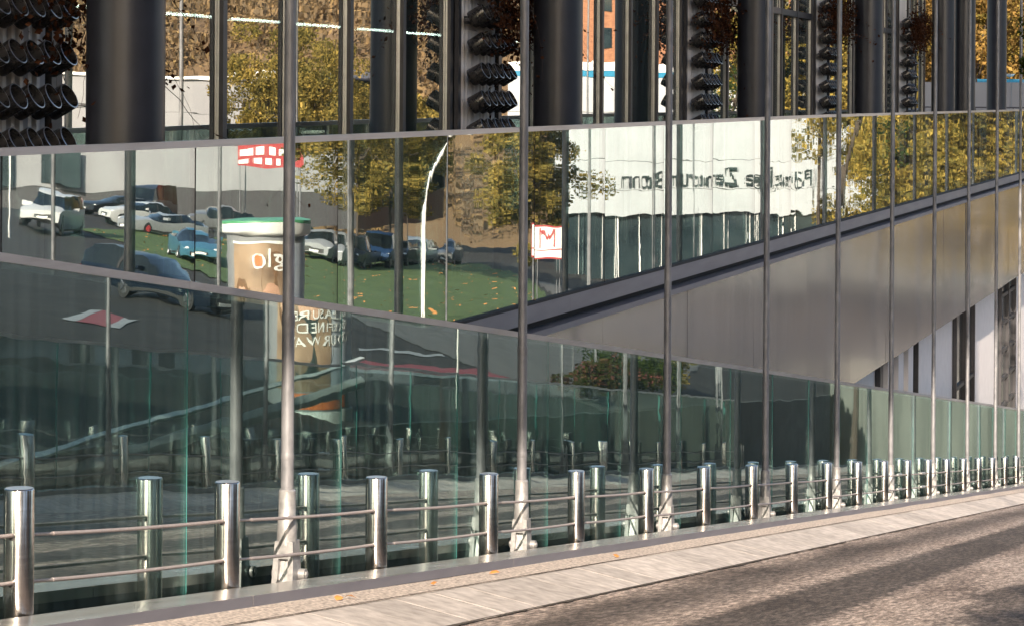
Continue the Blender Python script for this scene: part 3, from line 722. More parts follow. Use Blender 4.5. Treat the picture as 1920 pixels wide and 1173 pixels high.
# interior luminaires
LL = [(22.2, 3.6, 'leftmost'), (26.9, 4.5, 'just right of the widest column'), (32.0, 4.1, 'left of the second planter panel'), (36.9, 4.3, 'behind the dark bay'), (43.6, 4.0, 'rightmost, beyond the second column')]
for x, ln, w in LL:
    R = empty('linear_lamp', (x, 13.0, zh(-1.0))); tag(R, 'glowing linear lamp hanging behind the upper windows, %s' % w, 'lamp', 'linear lamps behind the windows')
    b = MB(); b.box(0, ln, -.05, .05, -.026, .0); b.build('diffuser', MT['lamp'], R)
    b = MB(); b.box(-.02, ln + .02, -.06, .06, .003, .06); b.tube([(.4, 0, .06), (.4, 0, 2.3)], .005, 5); b.tube([(ln - .4, 0, .06), (ln - .4, 0, 2.3)], .005, 5); b.build('housing', MT['white'], R)

# ------------------------------------------------------------------ trees
def make_tree(name, seed, H, crown_r, crown_h, crown_z, mat, nclump=46, per=120, leaf=.13, trunk=.16):
    rg = np.random.default_rng(seed); root = empty(name)
    t = MB(); top = Vector((rg.normal() * .2, rg.normal() * .2, crown_z + crown_h * .25))
    t.tube([(0, 0, -.3), (0, 0, .2), (.03, .02, crown_z * .5), tuple(top)], [trunk * 1.5, trunk * 1.1, trunk * .85, trunk * .3], 10)
    cl = []
    for k in range(nclump):
        d = rg.normal(size=3); d /= np.linalg.norm(d); rr = rg.uniform(.35, 1) ** .5
        lump = 1 + .18 * math.sin(3 * math.atan2(d[1], d[0]) + seed) + .12 * rg.normal()
        c = np.array([d[0] * crown_r * rr * lump, d[1] * crown_r * rr * lump, crown_z + d[2] * crown_h * .5 * rr * lump])
        cl.append((c, crown_r * rg.uniform(.18, .34), per))
        if k % 3 == 0:
            s = Vector((0, 0, crown_z - crown_h * .35 + rg.uniform(0, crown_h * .4)))
            t.tube([s, s.lerp(Vector(c), .5) + Vector((0, 0, .2)), Vector(c)], [trunk * .4, trunk * .22, trunk * .07], 6)
    t.build('trunk', MT['bark'], root, smooth=True)
    inst('crown', cloud_mesh(name + '_crown', leaf_cloud(seed, cl, 0, leaf), mat), root)
    return root
tA = make_tree('autumn_tree', 11, 9, 2.5, 6.2, 6.2, MT['leafO'], 60, 420, .075)
tB = make_tree('autumn_tree', 12, 11, 3.0, 8.5, 7.6, MT['leafY'], 64, 380, .085)
tC = make_tree('autumn_tree', 13, 12, 3.6, 9.0, 8.0, MT['leafO'], 70, 420, .085)
tD = make_tree('autumn_tree', 14, 12, 3.6, 9.5, 7.6, MT['leafB'], 64, 360, .09)
tE = make_tree('autumn_tree', 15, 9, 3.2, 7.0, 5.4, MT['leafY'], 54, 360, .085)
tF = make_tree('autumn_tree', 16, 17, 3.4, 8.0, 14.6, MT['leafY'], 40, 260, .085, .2)
used = set()
def put_tree(proto, x, y, z, s, label, rz=0.0, group='autumn trees'):
    o = proto if proto.name not in used else copy_tree(proto)
    used.add(proto.name); o.location = (x, y, z); o.scale = (s, s, s); o.rotation_euler = (0, 0, rz); tag(o, label, 'tree', group)
put_tree(tA, 107, -12.2, terr(107, -12.2), 1.0, 'trimmed yellow-brown street tree mirrored beside the red framed sign')
put_tree(tC, 131, -28.5, terr(131, -28.5), .92, 'olive autumn tree mirrored over the parked cars, left half of the pair')
put_tree(tC, 139, -29.5, terr(139, -29.5), .9, 'olive autumn tree mirrored over the parked cars, right half of the pair', 2.0)
put_tree(tC, 147, -31.0, terr(147, -31), .86, 'olive autumn tree mirrored just left of the trimmed street tree', 4.1)
for k, (x, y, p, s) in enumerate([(149, -7.0, tF, .95), (152, -2.9, tB, 1.15), (147, -1.2, tB, 1.0), (152, 1.6, tE, 1.3), (146, 4.0, tB, 1.05), (155, 6.2, tE, 1.3), (150, 8.6, tB, 1.0), (157, 10.5, tD, .9)]):
    put_tree(p, x, y, zh(13.3), s * (1.5 if p is not tF else 1.1), 'golden autumn tree beyond the ramp end, %s from the left in the mirror image' % ORD[k], k * 1.3, 'golden trees beyond the ramp')
for k, (x, y, p, s) in enumerate([(165, 12.5, tB, 1.2), (150, 17.0, tD, 1.2), (172, 21.0, tB, 1.2), (160, 24.5, tD, 1.15), (180, 28, tE, 1.4), (170, 16, tC, 1.2), (190, 13, tD, 1.3), (185, 19, tB, 1.3)]):
    put_tree(p, x, y, zh(10.0), s * 1.25, 'autumn tree behind the far columns, %s from the right' % ORD[k], k * 2.1, 'trees behind the far columns')
# a leafy branch close to the right edge
R = empty('oak_sapling', (82.5, 7.42, zh(12.2))); tag(R, 'dark green oak with a branch reaching in at the upper right corner', 'tree')
b = MB(); b.tube([(0, -3.2, 0), (0, -3.0, 5), (0, -2.4, 10), (0, -1.2, 14.0)], [.14, .11, .08, .04], 8); b.tube([(0, -2.0, 12), (0, -.6, 13.2), (0, .3, 13.4)], [.04, .02, .006], 6); b.build('trunk', MT['bark'], R, smooth=True)
rg = np.random.default_rng(4); cl = [((rg.normal() * .4, .12 + rg.normal() * .16, 13.0 + rg.uniform(-.15, .4)), .22, 60) for _ in range(5)] + [((rg.normal() * .5, -1.4 + rg.normal() * .8, 13 + rg.normal() * 1.2), .6, 90) for _ in range(16)] + [((0, .2, 14.3), .3, 90), ((.2, .05, 14.6), .35, 90)]
inst('crown', cloud_mesh('oak_crown', leaf_cloud(9, cl, 0, .06), MT['leafG']), R)
for k, (x, y, p, sc_) in enumerate([(5.5, -6.0, tC, .95), (13, -5.4, tA, 1.2), (-3.5, -8.2, tB, 1.0), (19, -6.6, tC, .8), (27, -7.6, tD, .8)]):
    put_tree(p, x, y, terr(x, y), sc_ * 1.0, 'street tree behind the viewer shading the ramp, %s from the near glass' % ORD[k], k * 1.1, 'street trees behind the viewer')
for k, (x, y, w, d, h) in enumerate([(-70, -46, 30, 14, 15), (-76, -8, 26, 14, 18), (-72, 26, 24, 14, 16), (-20, -60, 16, 40, 13), (-58, -66, 20, 30, 16), (22, -64, 16, 34, 14), (52, -70, 18, 20, 15)]):  # houses added out of view so the steel mirrors less bright sky
    R = empty('added_house', (x, y, zh(1.7))); tag(R, 'plain apartment house added behind the viewer, %s from the right' % ORD[k], 'house', 'added houses behind the viewer')
    b = MB(); b.box(-d / 2, d / 2, -w / 2, w / 2, -.5, h); b.build('wall', MT['brick2' if k % 2 else 'grey_panel'], R)
    b = MB(); b.box(-d / 2 - .4, d / 2 + .4, -w / 2 - .4, w / 2 + .4, h + .003, h + .5); b.build('roof', MT['frame'], R)
    for i in range(int(w / 4)):
        for j in range(4):
            b = MB(); b.box(d / 2 + .003, d / 2 + .06, -w / 2 + 1.2 + 4 * i, -w / 2 + 2.8 + 4 * i, 1.2 + j * 3.2, 2.8 + j * 3.2); b.build('window', MT['dark_glass'], R)
# shrubs by the far glass
for k, (x, y, s, m, lab) in enumerate([(84.5, -4.0, 1.0, 'leafR', 'shrub with pink leaves mirrored in the lower glass, left one'), (87.5, -4.3, 1.25, 'leafG', 'dark green shrub mirrored in the lower glass, tallest of the bed'),
                                   (91, -4.2, 1.2, 'leafG', 'dark green shrub mirrored behind the third tall pole'), (80.5, -3.8, .7, 'leafR', 'low pink shrub mirrored left of the flower bed'), (95, -4.6, 1.0, 'leafO', 'olive shrub mirrored at the right of the bed')]):
    R = empty('shrub', (x, y, terr(x, y))); tag(R, lab, 'shrub', 'shrubs across the ramp')
    rg = np.random.default_rng(40 + k); cl = [((rg.normal() * .9 * s, rg.normal() * .6 * s, .35 + abs(rg.normal()) * .5 * s), .4 * s, 130) for _ in range(22)]
    inst('foliage', cloud_mesh('shrub_foliage', leaf_cloud(50 + k, cl, 0, .055), MT[m]), R)
    b = MB()
    for _ in range(6): b.tube([(0, 0, -.1), (rg.normal() * .3, rg.normal() * .3, .6 * s)], [.02, .006], 5)
    b.build('stem', MT['bark'], R)

# ------------------------------------------------------------------ things mirrored in the glass
def paint(name, c): return surf(name, c, tuple(min(1, v * 1.08) for v in c), rough=.35, metal=.1, scale=2, coat=.25, spec=.35)
def car_meshes(kind):
    st = {  # x, bottom, shoulder, top, half width, half roof width   (front = +x)
        'hatch': [(-2.0, .45, .80, .85, .72, .55), (-1.93, .28, .92, 1.0, .84, .66), (-1.65, .22, .96, 1.42, .88, .60), (-.9, .20, .97, 1.50, .89, .61), (.1, .20, .95, 1.47, .89, .60), (.45, .20, .94, 1.38, .89, .60), (1.15, .20, .92, .98, .88, .70), (1.75, .22, .80, .86, .85, .66), (1.98, .30, .66, .72, .74, .55)],
        'suv': [(-2.3, .55, .95, 1.0, .82, .65), (-2.25, .35, 1.05, 1.2, .93, .75), (-2.0, .30, 1.08, 1.66, .95, .70), (-1.0, .28, 1.08, 1.74, .96, .70), (.3, .28, 1.06, 1.71, .96, .69), (.6, .28, 1.05, 1.6, .96, .68), (1.25, .28, 1.03, 1.10, .95, .78), (2.0, .32, .96, 1.02, .93, .74), (2.3, .42, .78, .86, .82, .64)],
        'coupe': [(-2.2, .45, .78, .82, .72, .55), (-2.1, .28, .88, .92, .90, .66), (-1.5, .18, .90, 1.02, .93, .58), (-.6, .16, .88, 1.28, .92, .55), (.15, .16, .86, 1.27, .90, .54), (.4, .16, .85, 1.18, .90, .54), (1.1, .16, .82, .86, .90, .66), (1.8, .18, .72, .76, .88, .62), (2.2, .26, .54, .58, .72, .5)],
        'sedan': [(-2.3, .45, .86, .90, .74, .58), (-2.22, .28, .95, 1.0, .88, .68), (-1.55, .22, .96, 1.08, .90, .60), (-.95, .20, .95, 1.40, .90, .58), (.1, .20, .93, 1.42, .90, .58), (.4, .20, .92, 1.32, .90, .58), (1.15, .20, .90, .95, .89, .70), (1.95, .22, .78, .83, .86, .66), (2.3, .30, .62, .68, .74, .55)],
        'van': [(-2.6, .50, 1.0, 1.8, .85, .75), (-2.5, .30, 1.1, 2.0, .95, .82), (-1.5, .28, 1.12, 2.05, .97, .83), (.6, .28, 1.12, 2.02, .97, .82), (1.1, .28, 1.1, 1.86, .97, .80), (1.7, .28, 1.08, 1.22, .96, .80), (2.3, .30, .95, 1.02, .92, .74), (2.55, .42, .78, .84, .82, .6)]}[kind]
    b = MB(); rings = []
    for (x, zb, zs, zr, w, wr) in st:
        half = [(w * .90, zb), (w, zb + .18), (w, zs), (wr, zr), (wr * .5, zr + .025)]
        rings.append([(x, y, z) for y, z in half] + [(x, 0, zr + .03)] + [(x, -y, z) for y, z in reversed(half)])
    n = len(rings[0]); b.v = [p for r in rings for p in r]
    for j in range(len(rings) - 1):
        tall0 = st[j][3] - st[j][2] > .25; tall1 = st[j + 1][3] - st[j + 1][2] > .25
        for i in range(n - 1):
            mi = 0
            if i in (2, n - 4) and tall0 and tall1: mi = 1
            if i in (3, 4, 5, 6) and tall0 != tall1: mi = 1
            if i in (2, n - 4) and tall0 != tall1: mi = 1
            b.f.append((j * n + i, (j + 1) * n + i, (j + 1) * n + i + 1, j * n + i + 1)); b.m.append(mi)
        b.f.append((j * n + n - 1, (j + 1) * n + n - 1, (j + 1) * n, j * n)); b.m.append(0)
    b.f.append(tuple(range(n))); b.m.append(0); b.f.append(tuple(reversed(range((len(rings) - 1) * n, len(rings) * n)))); b.m.append(0)
    return b, st
car_cache = {}
def car(kind, colour, x, y, ang, label, rimcol=None):
    root = empty('parked_car' if 'driv' not in label else 'car', (x, y, terr(x, y)), math.radians(ang)); tag(root, label, 'car', 'cars seen mirrored in the glass')
    # tilt to follow the ground
    e = 1.0; gx = (terr(x + e, y) - terr(x - e, y)) / 2; gy = (terr(x, y + e) - terr(x, y - e)) / 2
    nrm = Vector((-gx, -gy, 1)).normalized(); f = Vector((math.cos(math.radians(ang)), math.sin(math.radians(ang)), 0)); f = (f - nrm * f.dot(nrm)).normalized()
    root.rotation_euler = Matrix((f, nrm.cross(f), nrm)).transposed().to_euler()
    b, st = car_meshes(kind); body = b.build('body', [colour, MT['wind']], root, smooth=True, angle=32)
    L = st[-1][0]; w = st[-2][4]; R = .36 if kind in ('suv', 'van') else .325
    for wx in (st[0][0] + .78, L - .82):
        for sy in (-1, 1):
            wb = MB(); wb.tube([(wx, sy * (w - .2), R), (wx, sy * (w + .02), R)], R, 22); wh = wb.build('wheel', MT['tyre'], root, smooth=True, angle=30)
            rb = MB(); rb.tube([(wx, sy * (w + .021), R), (wx, sy * (w + .03), R)], R * .66, 18); 
            for q in range(5):
                a = q * 2 * math.pi / 5; rb.tube([(wx, sy * (w + .034), R), (wx + math.cos(a) * R * .6, sy * (w + .034), R + math.sin(a) * R * .6)], .03, 5)
            rb.build('rim', rimcol or MT['rimc'], wh)
    for sy in (-1, 1):
        mb = MB(); xm = st[5][0] + .05; mb.add([(xm - .06, sy * w, 1.0), (xm + .08, sy * w, 1.0), (xm + .06, sy * (w + .2), 1.02), (xm - .07, sy * (w + .2), 1.02), (xm - .06, sy * w, 1.10), (xm + .08, sy * w, 1.10), (xm + .06, sy * (w + .2), 1.16), (xm - .07, sy * (w + .2), 1.16)],
                          [(0, 1, 2, 3), (4, 7, 6, 5), (0, 4, 5, 1), (1, 5, 6, 2), (2, 6, 7, 3), (3, 7, 4, 0)]); mb.build('wing_mirror', colour, root)
        db = MB(); db.box(-.62, -.60, sy * (w + .004), sy * (w + .012), .34, .92); db.box(.50, .52, sy * (w + .004), sy * (w + .012), .34, .90); db.box(st[1][0] + 1.0, L - 1.1, sy * (w - .01), sy * (w + .014), .24, .33); db.build('door_seam', MT['rubber'], root)
        xq = -.35; q = st[3]; pb_ = MB(); pb_.add([(xq - .05, sy * (q[4] + .006), q[2]), (xq + .05, sy * (q[4] + .006), q[2]), (xq + .05, sy * (q[5] + .012), q[3] - .01), (xq - .05, sy * (q[5] + .012), q[3] - .01), (xq - .05, sy * (q[4] - .02), q[2]), (xq + .05, sy * (q[4] - .02), q[2]), (xq + .05, sy * (q[5] - .02), q[3] - .01), (xq - .05, sy * (q[5] - .02), q[3] - .01)],
                          [(0, 1, 2, 3), (4, 7, 6, 5), (0, 4, 5, 1), (1, 5, 6, 2), (2, 6, 7, 3), (3, 7, 4, 0)]); pb_.build('window_pillar', MT['rubber'], root)
    zf = st[-1][2]
    for sy in (-1, 1):
        hb = MB(); hb.lathe(0, 0, [(.02, -.09), (.13, -.05), (.16, 0), (.13, .05), (.02, .09)], 12)
        o = hb.build('headlight', MT['lens'], root, smooth=True); o.location = (L - .16, sy * (st[-1][4] - .10), zf + .02)
        tb = MB(); tb.box(st[0][0] - .02, st[0][0] + .06, sy * .62 - .14, sy * .62 + .14, .72, .86); tb.build('tail_light', MT['red'], root)
    gb = MB(); gb.box(L - .03, L + .015, -.42, .42, st[-1][1] + .05, zf - .10); gb.build('grille', MT['rubber'], root)
    pb = MB(); pb.box(L + .016, L + .03, -.26, .26, st[-1][1] + .04, st[-1][1] + .15); pb.build('number_plate', MT['white'], root)
    return root
P_ = dict(white=paint('car_white', (.46, .46, .455)), black=paint('car_black', (.012, .014, .018)), navy=surf('car_navy', (.004, .008, .016), (.006, .011, .02), rough=.3, spec=.25, coat=.12), silver=paint('car_silver', (.24, .25, .26)),
          grey=paint('car_grey', (.12, .125, .13)), sky=paint('car_sky_blue', (.05, .15, .22)), dark=paint('car_dark', (.03, .035, .045)), blue=paint('car_blue', (.02, .05, .12)))
car('hatch', P_['navy'], 71.5, -13.7, 108, 'dark blue hatchback driving across the bike crossing, mirrored at left')
car('suv', P_['white'], 106.5, -33.6, 166, 'white sport utility car facing the viewer, mirrored at the far left')
car('coupe', P_['silver'], 121.5, -34.8, -140, 'low silver coupe with red wheel centres, mirrored beside the lawn', MT['red'])
car('sedan', P_['white'], 127.0, -38.4, -140, 'white saloon parked behind the silver coupe')
car('sedan', P_['black'], 133, -42.5, -150, 'black saloon parked behind the white saloon')
car('van', P_['dark'], 146, -46.5, 175, 'dark van parked before the light grey hall, tallest of the parked cars')
car('sedan', P_['grey'], 142, -40, -120, 'grey saloon parked between the van and the hall')
car('sedan', P_['blue'], 138, -34.5, -140, 'blue saloon parked right of the silver coupe')
car('coupe', P_['sky'], 102.5, -25.2, 150, 'sky blue coupe mirrored left of the advertising column')
for k, (x, y, kd, c, a, lab) in enumerate([(127.5, -28.8, 'hatch', 'silver', 170, 'silver hatchback first in the row under the trees'), (131.2, -28.9, 'sedan', 'dark', 172, 'dark saloon under the trees beside the silver hatchback'), (136.5, -29.4, 'suv', 'blue', 168, 'blue sport utility car under the olive trees'),
                                          (142.5, -30.2, 'sedan', 'dark', 170, 'dark saloon under the olive trees, second from the right'), (148.8, -31.2, 'hatch', 'silver', 172, 'silver hatchback last in the row under the trees'), (155, -31, 'sedan', 'grey', 172, 'grey saloon right of the tree row')]):
    car(kd, P_[c], x, y, a, lab)

# advertising column
ac = Vector((57.2, -4.25, zh(7.6)))
A = empty('advertising_column', ac); tag(A, 'round advertising column with green rimmed white cap and a poster', 'advert column')
b = MB(); b.lathe(0, 0, [(.90, 0), (.90, 4.45)], 40); b.build('drum', MT['grey_panel'], A, smooth=True)
b = MB(); b.lathe(0, 0, [(.92, 4.42), (1.0, 4.46), (1.02, 4.50), (1.02, 4.72)], 44); cp = b.build('cap', MT['white'], A, smooth=True)
b = MB(); b.lathe(0, 0, [(1.022, 4.70), (1.024, 4.715), (1.015, 4.75), (.95, 4.76)], 44); b.build('cap_rim', MT['green'], cp, smooth=True)
b = MB(); b.lathe(0, 0, [(.925, .0), (.925, .50)], 40); b.build('base_band', MT['white'], A, smooth=True)
# poster wrapped round the drum on the side towards the glass
face = math.atan2(18.12 + 4.6, -57.0)
def wrap(name, a0, a1, z0, z1, r, mat, parent, nseg=14):
    b = MB(); vs = []
    for k in range(nseg + 1):
        a = face + a0 + (a1 - a0) * k / nseg
        vs += [(r * math.cos(a), r * math.sin(a), z0), (r * math.cos(a), r * math.sin(a), z1), ((r - .004) * math.cos(a), (r - .004) * math.sin(a), z0), ((r - .004) * math.cos(a), (r - .004) * math.sin(a), z1)]
    fs = []
    for k in range(nseg):
        i = 4 * k; fs += [(i, i + 4, i + 5, i + 1), (i + 2, i + 3, i + 7, i + 6), (i + 1, i + 5, i + 7, i + 3), (i, i + 2, i + 6, i + 4)]
    b.add(vs, fs); return b.build(name, mat, parent, smooth=True)
MT['poster'] = surf('poster_print', (.12, .07, .045), (.42, .29, .19), rough=.5, scale=1.3, stretch=(1, 1, .8), detail=2)
MT['skin_print'] = surf('poster_portrait', (.42, .24, .16), (.55, .33, .23), rough=.5, scale=3)
MT['hair_print'] = surf('poster_hair', (.10, .05, .025), (.22, .12, .06), rough=.5, scale=9, stretch=(6, 6, 1))
MT['ice_print'] = surf('poster_pale', (.42, .47, .58), (.60, .64, .70), rough=.5, scale=2)
po = wrap('poster', -.62, .92, 1.0, 4.25, .91, MT['poster'], A, 24)
wrap('poster', -1.45, -.64, 1.0, 4.25, .91, MT['ice_print'], A, 16)
wrap('poster_strip', -.95, .6, .55, .96, .911, MT['orange'], A, 24)
wrap('poster_frame', -.66, .96, 4.255, 4.31, .92, MT['white'], A, 24)
def oval(name, ac_, zc, ra, rz, r, mat):
    b = MB(); vs = []; n = 24
    for k in range(n):
        t = 2 * math.pi * k / n; a = face + ac_ + ra * math.cos(t); vs.append((r * math.cos(a), r * math.sin(a), zc + rz * math.sin(t)))
    a = face + ac_; vs.append((r * math.cos(a), r * math.sin(a), zc)); b.add(vs, [(k, (k + 1) % n, n) for k in range(n)]); return b.build(name, mat, po)
oval('portrait_hair', .66, 3.0, .20, .55, .913, MT['hair_print']); oval('portrait_face', .64, 3.02, .13, .32, .916, MT['skin_print'])
oval('portrait_hair', -.22, 3.45, .38, .62, .913, MT['hair_print']); oval('portrait_face', -.12, 2.95, .26, .40, .916, MT['skin_print'])
oval('portrait_dress', -.1, 2.0, .62, .75, .9135, MT['letter'])
def wrap_text(s, size, ac_, zc, mat, r=.92, sx=1.0):
    me = text_mesh('poster_lettering', s, size, mat, .003)
    for v in me.vertices:
        a = face + ac_ + v.co.x * sx / r; rr = r + v.co.z; z = zc + v.co.y
        v.co = (rr * math.cos(a), rr * math.sin(a), z)
    return inst('poster_lettering', me, po)
wrap_text('glo', .55, -.03, 3.92, MT['white'], .92, 1.3)
oval('portrait_dot', .20, 3.90, .085, .085, .9195, MT['orange'])
for s, z in (('PLEASURE', 2.66), ('REFINED', 2.38), ('YOUR WAY', 2.10)): wrap_text(s, .30, -.42, z, MT['white'], .922)
# framed sign on two posts
G = empty('framed_sign', (86.0, -5.4, terr(86, -5.4))); G.rotation_euler = (0, 0, math.radians(4)); tag(G, 'white sign with red frame and red letter M on two posts', 'sign')
hz = zh(5.32) - terr(86, -5.4)
b = MB(); b.box(-.02, .02, -.55, .55, hz, hz + 1.06); b.build('sign_panel', MT['white'], G)
b = MB()
for q in ((-.6, .6, hz - .05, hz), (-.6, .6, hz + 1.06, hz + 1.11), (-.6, -.55, hz, hz + 1.06), (.55, .6, hz, hz + 1.06), (-.55, .55, hz + .22, hz + .26)): b.box(-.035, .03, q[0], q[1], q[2], q[3])
b.build('sign_frame', MT['red'], G)
me = text_mesh('sign_letter', 'M', 1.0, MT['red'], .01); o = inst('sign_letter', me, G, (-.032, 0, hz + .64), (math.pi / 2, 0, -math.pi / 2))
for sy in (-.45, .45):
    b = MB(); b.tube([(0, sy, -.2), (0, sy, hz)], .035, 8); b.build('sign_post', MT['galv'], G)
# curved lamp masts
for k, (x, y, rz, lab) in enumerate([(66.6, -3.7, 0, 'slim white lamp mast with a bent top, mirrored in the middle of the upper glass'), (95, -30, 2.4, 'slim white lamp mast with a bent top, mirrored behind the parked cars'), (120, -48, .4, 'curved white lamp mast before the light grey hall, left one'), (128, -44, -.6, 'curved white lamp mast before the light grey hall, right one')]):
    R = empty('lamp_mast', (x, y, terr(x, y)), rz); tag(R, lab, 'lamp post', 'curved lamp masts'); big = 1.0 if k < 2 else 1.5
    b = MB(); b.tube([(0, 0, -.2), (0, 0, 4.4 * big), (.0, .02, 5.2 * big), (.0, .10, 5.8 * big), (.0, .26, 6.3 * big), (.0, .5, 6.8 * big), (.0, .9, 7.2 * big)], [.042, .04, .038, .036, .034, .03, .026], 10); b.build('mast', MT['white'], R, smooth=True)
    b = MB(); b.box(-.1, .1, .8, 1.5, 7.16 * big, 7.26 * big); b.build('lamp_head', MT['alu'], R)
# big white showroom
front = [(183.6, -31.4), (183.8, -30.3), (185.6, -24.1), (187.5, -17.6), (189.7, -9.9), (191.4, -3.5), (192.6, 2)]
W = empty('white_showroom', (187, -18, zh(13))); tag(W, 'large white showroom with dark lettering, mirrored in the upper glass', 'building')
def strip(name, h0, h1, mat, off=0.0, depth=6):
    b = MB(); poly = [(x + off, y) for x, y in front] ; poly = poly + [(front[-1][0] + depth, front[-1][1]), (front[0][0] + depth, front[0][1])]
    b.prism(list(reversed(poly)) if False else poly, zh(h1), zh(h0)); o = b.build(name, mat, W); o.location = -Vector(W.location); return o
for h0, h1 in ((-1.5, 1.05), (1.10, 4.30), (4.34, 6.35), (6.39, 8.1)): strip('facade_band', h0, h1, MT['white_panel'])
strip('facade_joint', -1.4, 8.0, MT['frame'], .03, 5.9)
strip('roof_edge', -1.9, -1.52, MT['blue'], -.05)
strip('roof_cap', -2.5, -1.92, MT['white'], -.1)
strip('ground_glazing', 8.14, 13.2, MT['dark_glass'], .6)
b = MB()
for i in range(1, 20):
    y = -31.4 + 1.6 * i
    xx = np.interp(y, [p[1] for p in front], [p[0] for p in front]); b.box(xx + .42, xx + .58, y - .05, y + .05, zh(13.2), zh(8.14))
o = b.build('glazing_bar', MT['white'], W); o.location = -Vector(W.location)
me = text_mesh('facade_lettering', 'Porsche Zentrum Bonn', 1.55, MT['letter'], .08)
xs_ = [v.co.x for v in me.vertices]; sc_ = 13.6 / (max(xs_) - min(xs_)); mid = (max(xs_) + min(xs_)) / 2
for v in me.vertices:
    y = -20.9 - (v.co.x - mid) * sc_; xx = np.interp(y, [p[1] for p in front], [p[0] for p in front]); v.co = (xx - .10 - v.co.z, y, zh(5.66) + v.co.y * 1.12)
o = inst('facade_lettering', me, W); o.location = -Vector(W.location)
# light grey hall on the left, with a red and white sign
Hh = empty('grey_hall', (172, -58, zh(8))); tag(Hh, 'long light grey hall mirrored behind the parked cars', 'building')
def hpart(name, b, mat): o = b.build(name, mat, Hh); o.location = -Vector(Hh.location); return o
hf = lambda y: 169 + (y + 64) * .29
for h0, h1 in ((-1.3, 1.0), (1.04, 3.4), (3.44, 6.6)):
    b = MB(); b.prism([(hf(-95), -95), (hf(-44), -44), (hf(-44) + 20, -44), (hf(-95) + 20, -95)][::-1], zh(h1), zh(h0)); hpart('wall_band', b, MT['grey_panel'])
b = MB(); b.prism([(hf(-95) + .04, -95), (hf(-44) + .04, -44), (hf(-44) + 19, -44), (hf(-95) + 19, -95)][::-1], zh(9), zh(-1.2)); hpart('wall_core', b, MT['frame'])
b = MB(); b.prism([(hf(-95) - .3, -95), (hf(-44) - .3, -44), (hf(-44) + 20, -44), (hf(-95) + 20, -95)][::-1], zh(-1.34), zh(-1.7)); hpart('roof', b, MT['white'])
b = MB()
for i in range(7): y = -92 + 4.6 * i; b.box(hf(y) - .06, hf(y) - .02, y, y + 2.6, zh(6.4), zh(3.9))
hpart('gate', b, MT['dark_glass'])
Q = empty('roof_sign', (158.8, -43.6, zh(8.2))); Q.rotation_euler = (0, 0, -.29); tag(Q, 'red and white sign board on posts before the grey hall', 'sign')
b = MB(); b.box(0, .12, -2.0, 2.0, 3.6, 5.2); b.build('board', MT['red'], Q)
b = MB()
for i in range(5):
    b.box(-.02, -.002, -1.7 + .72 * i, -1.25 + .72 * i, 4.45, 4.85); b.box(-.02, -.002, -1.9 + .72 * i, -1.45 + .72 * i, 3.8, 4.2)
b.build('white_field', MT['white'], Q)
for sy in (-1.7, 1.7):
    b = MB(); b.tube([(.06, sy, -.2), (.06, sy, 3.6)], .07, 8); b.build('sign_post', MT['galv'], Q)
# brick house above the showroom
MT['brick'] = surf('brick_red', (.20, .085, .045), (.32, .15, .075), rough=.85, scale=3, stretch=(1, 1, 3), bump=.1)
Bh = empty('brick_house', (212, -22, zh(12))); tag(Bh, 'red brick building rising behind the white showroom', 'building')
b = MB(); b.box(205, 222, -32, -9, zh(13), zh(-12)); o = b.build('wall', MT['brick'], Bh); o.location = -Vector(Bh.location)
for i in range(6):
    for j in range(4):
        b = MB(); y = -30.4 + 3.6 * i; z = zh(-1.2 - 2.8 * j); b.box(204.9, 204.98, y, y + 1.4, z, z + 1.5); o = b.build('window', MT['dark_glass'], Bh); o.location = -Vector(Bh.location)
b = MB(); b.box(204.6, 222.4, -32.4, -8.6, zh(-12.03), zh(-12.5)); o = b.build('roof', MT['frame'], Bh); o.location = -Vector(Bh.location)
# ------------------------------------------------------------------ far right background, seen directly
K = empty('site_wall', (116.5, 12, zh(2.55))); tag(K, 'pale grey panel wall behind the far columns', 'wall')
for i in range(7):
    b = MB(); y = 9.4 + 1.9 * i; b.box(116.2 - .0 * i, 116.35, y, y + 1.88, zh(2.4), zh(-.78)); o = b.build('wall_panel', MT['grey_panel'], K); o.location = -Vector(K.location)
b = MB(); b.tube([(115.2, 9.3, zh(.30)), (115.2, 22.5, zh(.30))], .03, 8)
for i in range(9): b.tube([(115.2, 9.5 + 1.6 * i, zh(2.55)), (115.2, 9.5 + 1.6 * i, zh(.30))], .02, 6)
o = b.build('railing', MT['frame']); tag(o, 'thin dark railing before the pale panel wall', 'railing')
for y0, y1, lab in ((11.35, 13.3, 'blue container roof above the panel wall, right one'), (13.7, 15.0, 'blue container roof above the panel wall, left one')):
    R = empty('container', (121.3, y0, zh(2.5))); tag(R, lab, 'container', 'blue containers behind the wall')
    b = MB(); b.box(0, 3, 0, y1 - y0, 0, 3.46)
    b.build('shell', MT['blue'], R)
    b = MB(); 
    for i in range(int((y1 - y0) / .2)): b.box(-.03, -.001, .06 + .2 * i, .15 + .2 * i, .1, 3.38)
    b.build('rib', MT['blue'], R)
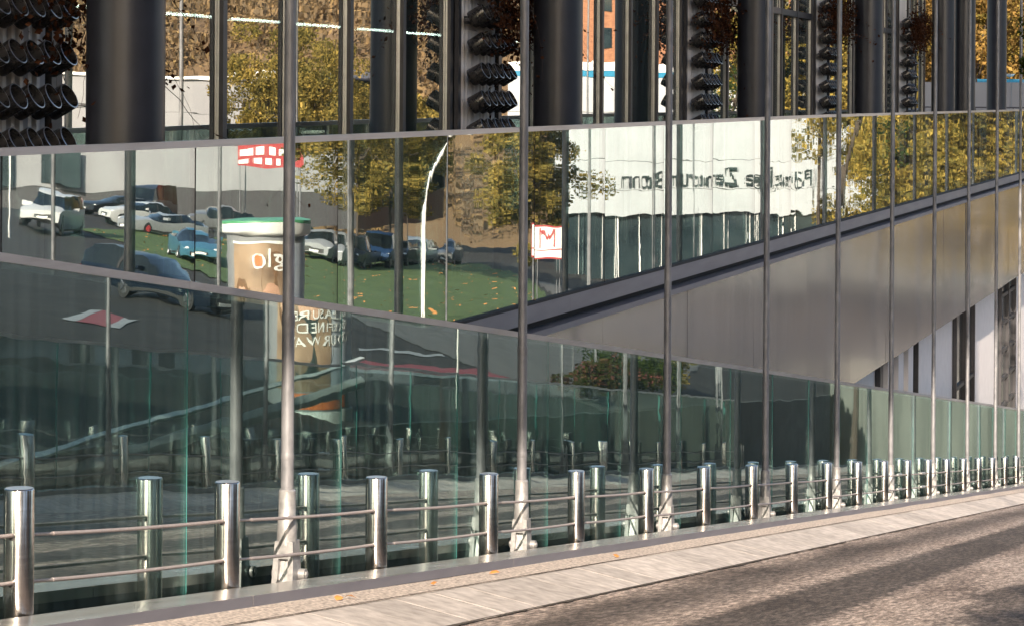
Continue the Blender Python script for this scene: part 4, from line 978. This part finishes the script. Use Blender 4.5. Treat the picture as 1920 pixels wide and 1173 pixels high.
for y, lab in ((11.9, 'white dish on the blue container, right one'), (14.3, 'white dish on the blue container, left one')):
    R = empty('satellite_dish', (121.8, y, zh(-.96))); tag(R, lab, 'dish', 'dishes on the containers')
    b = MB(); b.lathe(0, 0, [(.02, .10), (.16, .14), (.24, .24)], 16, cap1=False); b.build('dish', MT['white'], R, smooth=True); b = MB(); b.tube([(0, 0, 0), (0, 0, .12)], .02, 6); b.build('stand', MT['frame'], R)
# fallen leaves on the gravel
MT['fall'] = surf('fallen_leaf', (.42, .17, .04), (.55, .25, .07), rough=.7)
for k, (x, y, lab) in enumerate([(20.55, 7.4, 'orange leaf left of the fifth bollard foot, on the gravel'), (20.75, 7.36, 'curled orange leaf just right of another on the gravel'), (23.05, 7.38, 'orange leaf on the gravel under the pole shadow'), (25.2, 7.45, 'small orange leaf on the gravel by the plinth joint'), (29.6, 7.3, 'single orange leaf at the gravel edge')]):
    b = MB(); b.add([(-.05, 0, 0), (-.02, -.035, .012), (.03, -.03, .02), (.06, 0, .008), (.03, .03, .022), (-.02, .035, .014), (0, 0, .03)], [(0, 1, 6), (1, 2, 6), (2, 3, 6), (3, 4, 6), (4, 5, 6), (5, 0, 6)])
    o = b.build('fallen_leaf', MT['fall'], smooth=True); o.location = (x, y, ramp(x, 1.545)); o.rotation_euler = (.2, 0, k * 1.7); tag(o, lab, 'leaf', 'fallen leaves on the gravel')
rg = np.random.default_rng(77); q = []
import mathutils
for _ in range(800):
    x = rg.uniform(84, 156); y = rg.uniform(-36, -10)
    if not mathutils.geometry.intersect_point_tri_2d: break
    ins = False; j = len(lawn_poly) - 1
    for i in range(len(lawn_poly)):
        xi, yi = lawn_poly[i]; xj, yj = lawn_poly[j]
        if ((yi > y) != (yj > y)) and (x < (xj - xi) * (y - yi) / (yj - yi) + xi): ins = not ins
        j = i
    if not ins: continue
    z = terr(x, y) + .08; a = rg.uniform(0, 6.3); s = rg.uniform(.04, .08)
    q += [(x - s * math.cos(a), y - s * math.sin(a), z), (x + s * math.sin(a), y - s * math.cos(a), z + .04), (x + s * math.cos(a), y + s * math.sin(a), z + .03), (x - s * math.sin(a), y + s * math.cos(a), z)]
o = inst('fallen_leaves', cloud_mesh('fallen_leaves', np.array(q), MT['fall'])); tag(o, 'orange fallen leaves scattered over the lawn', 'leaves', kind='stuff')
bpy.context.view_layer.update()
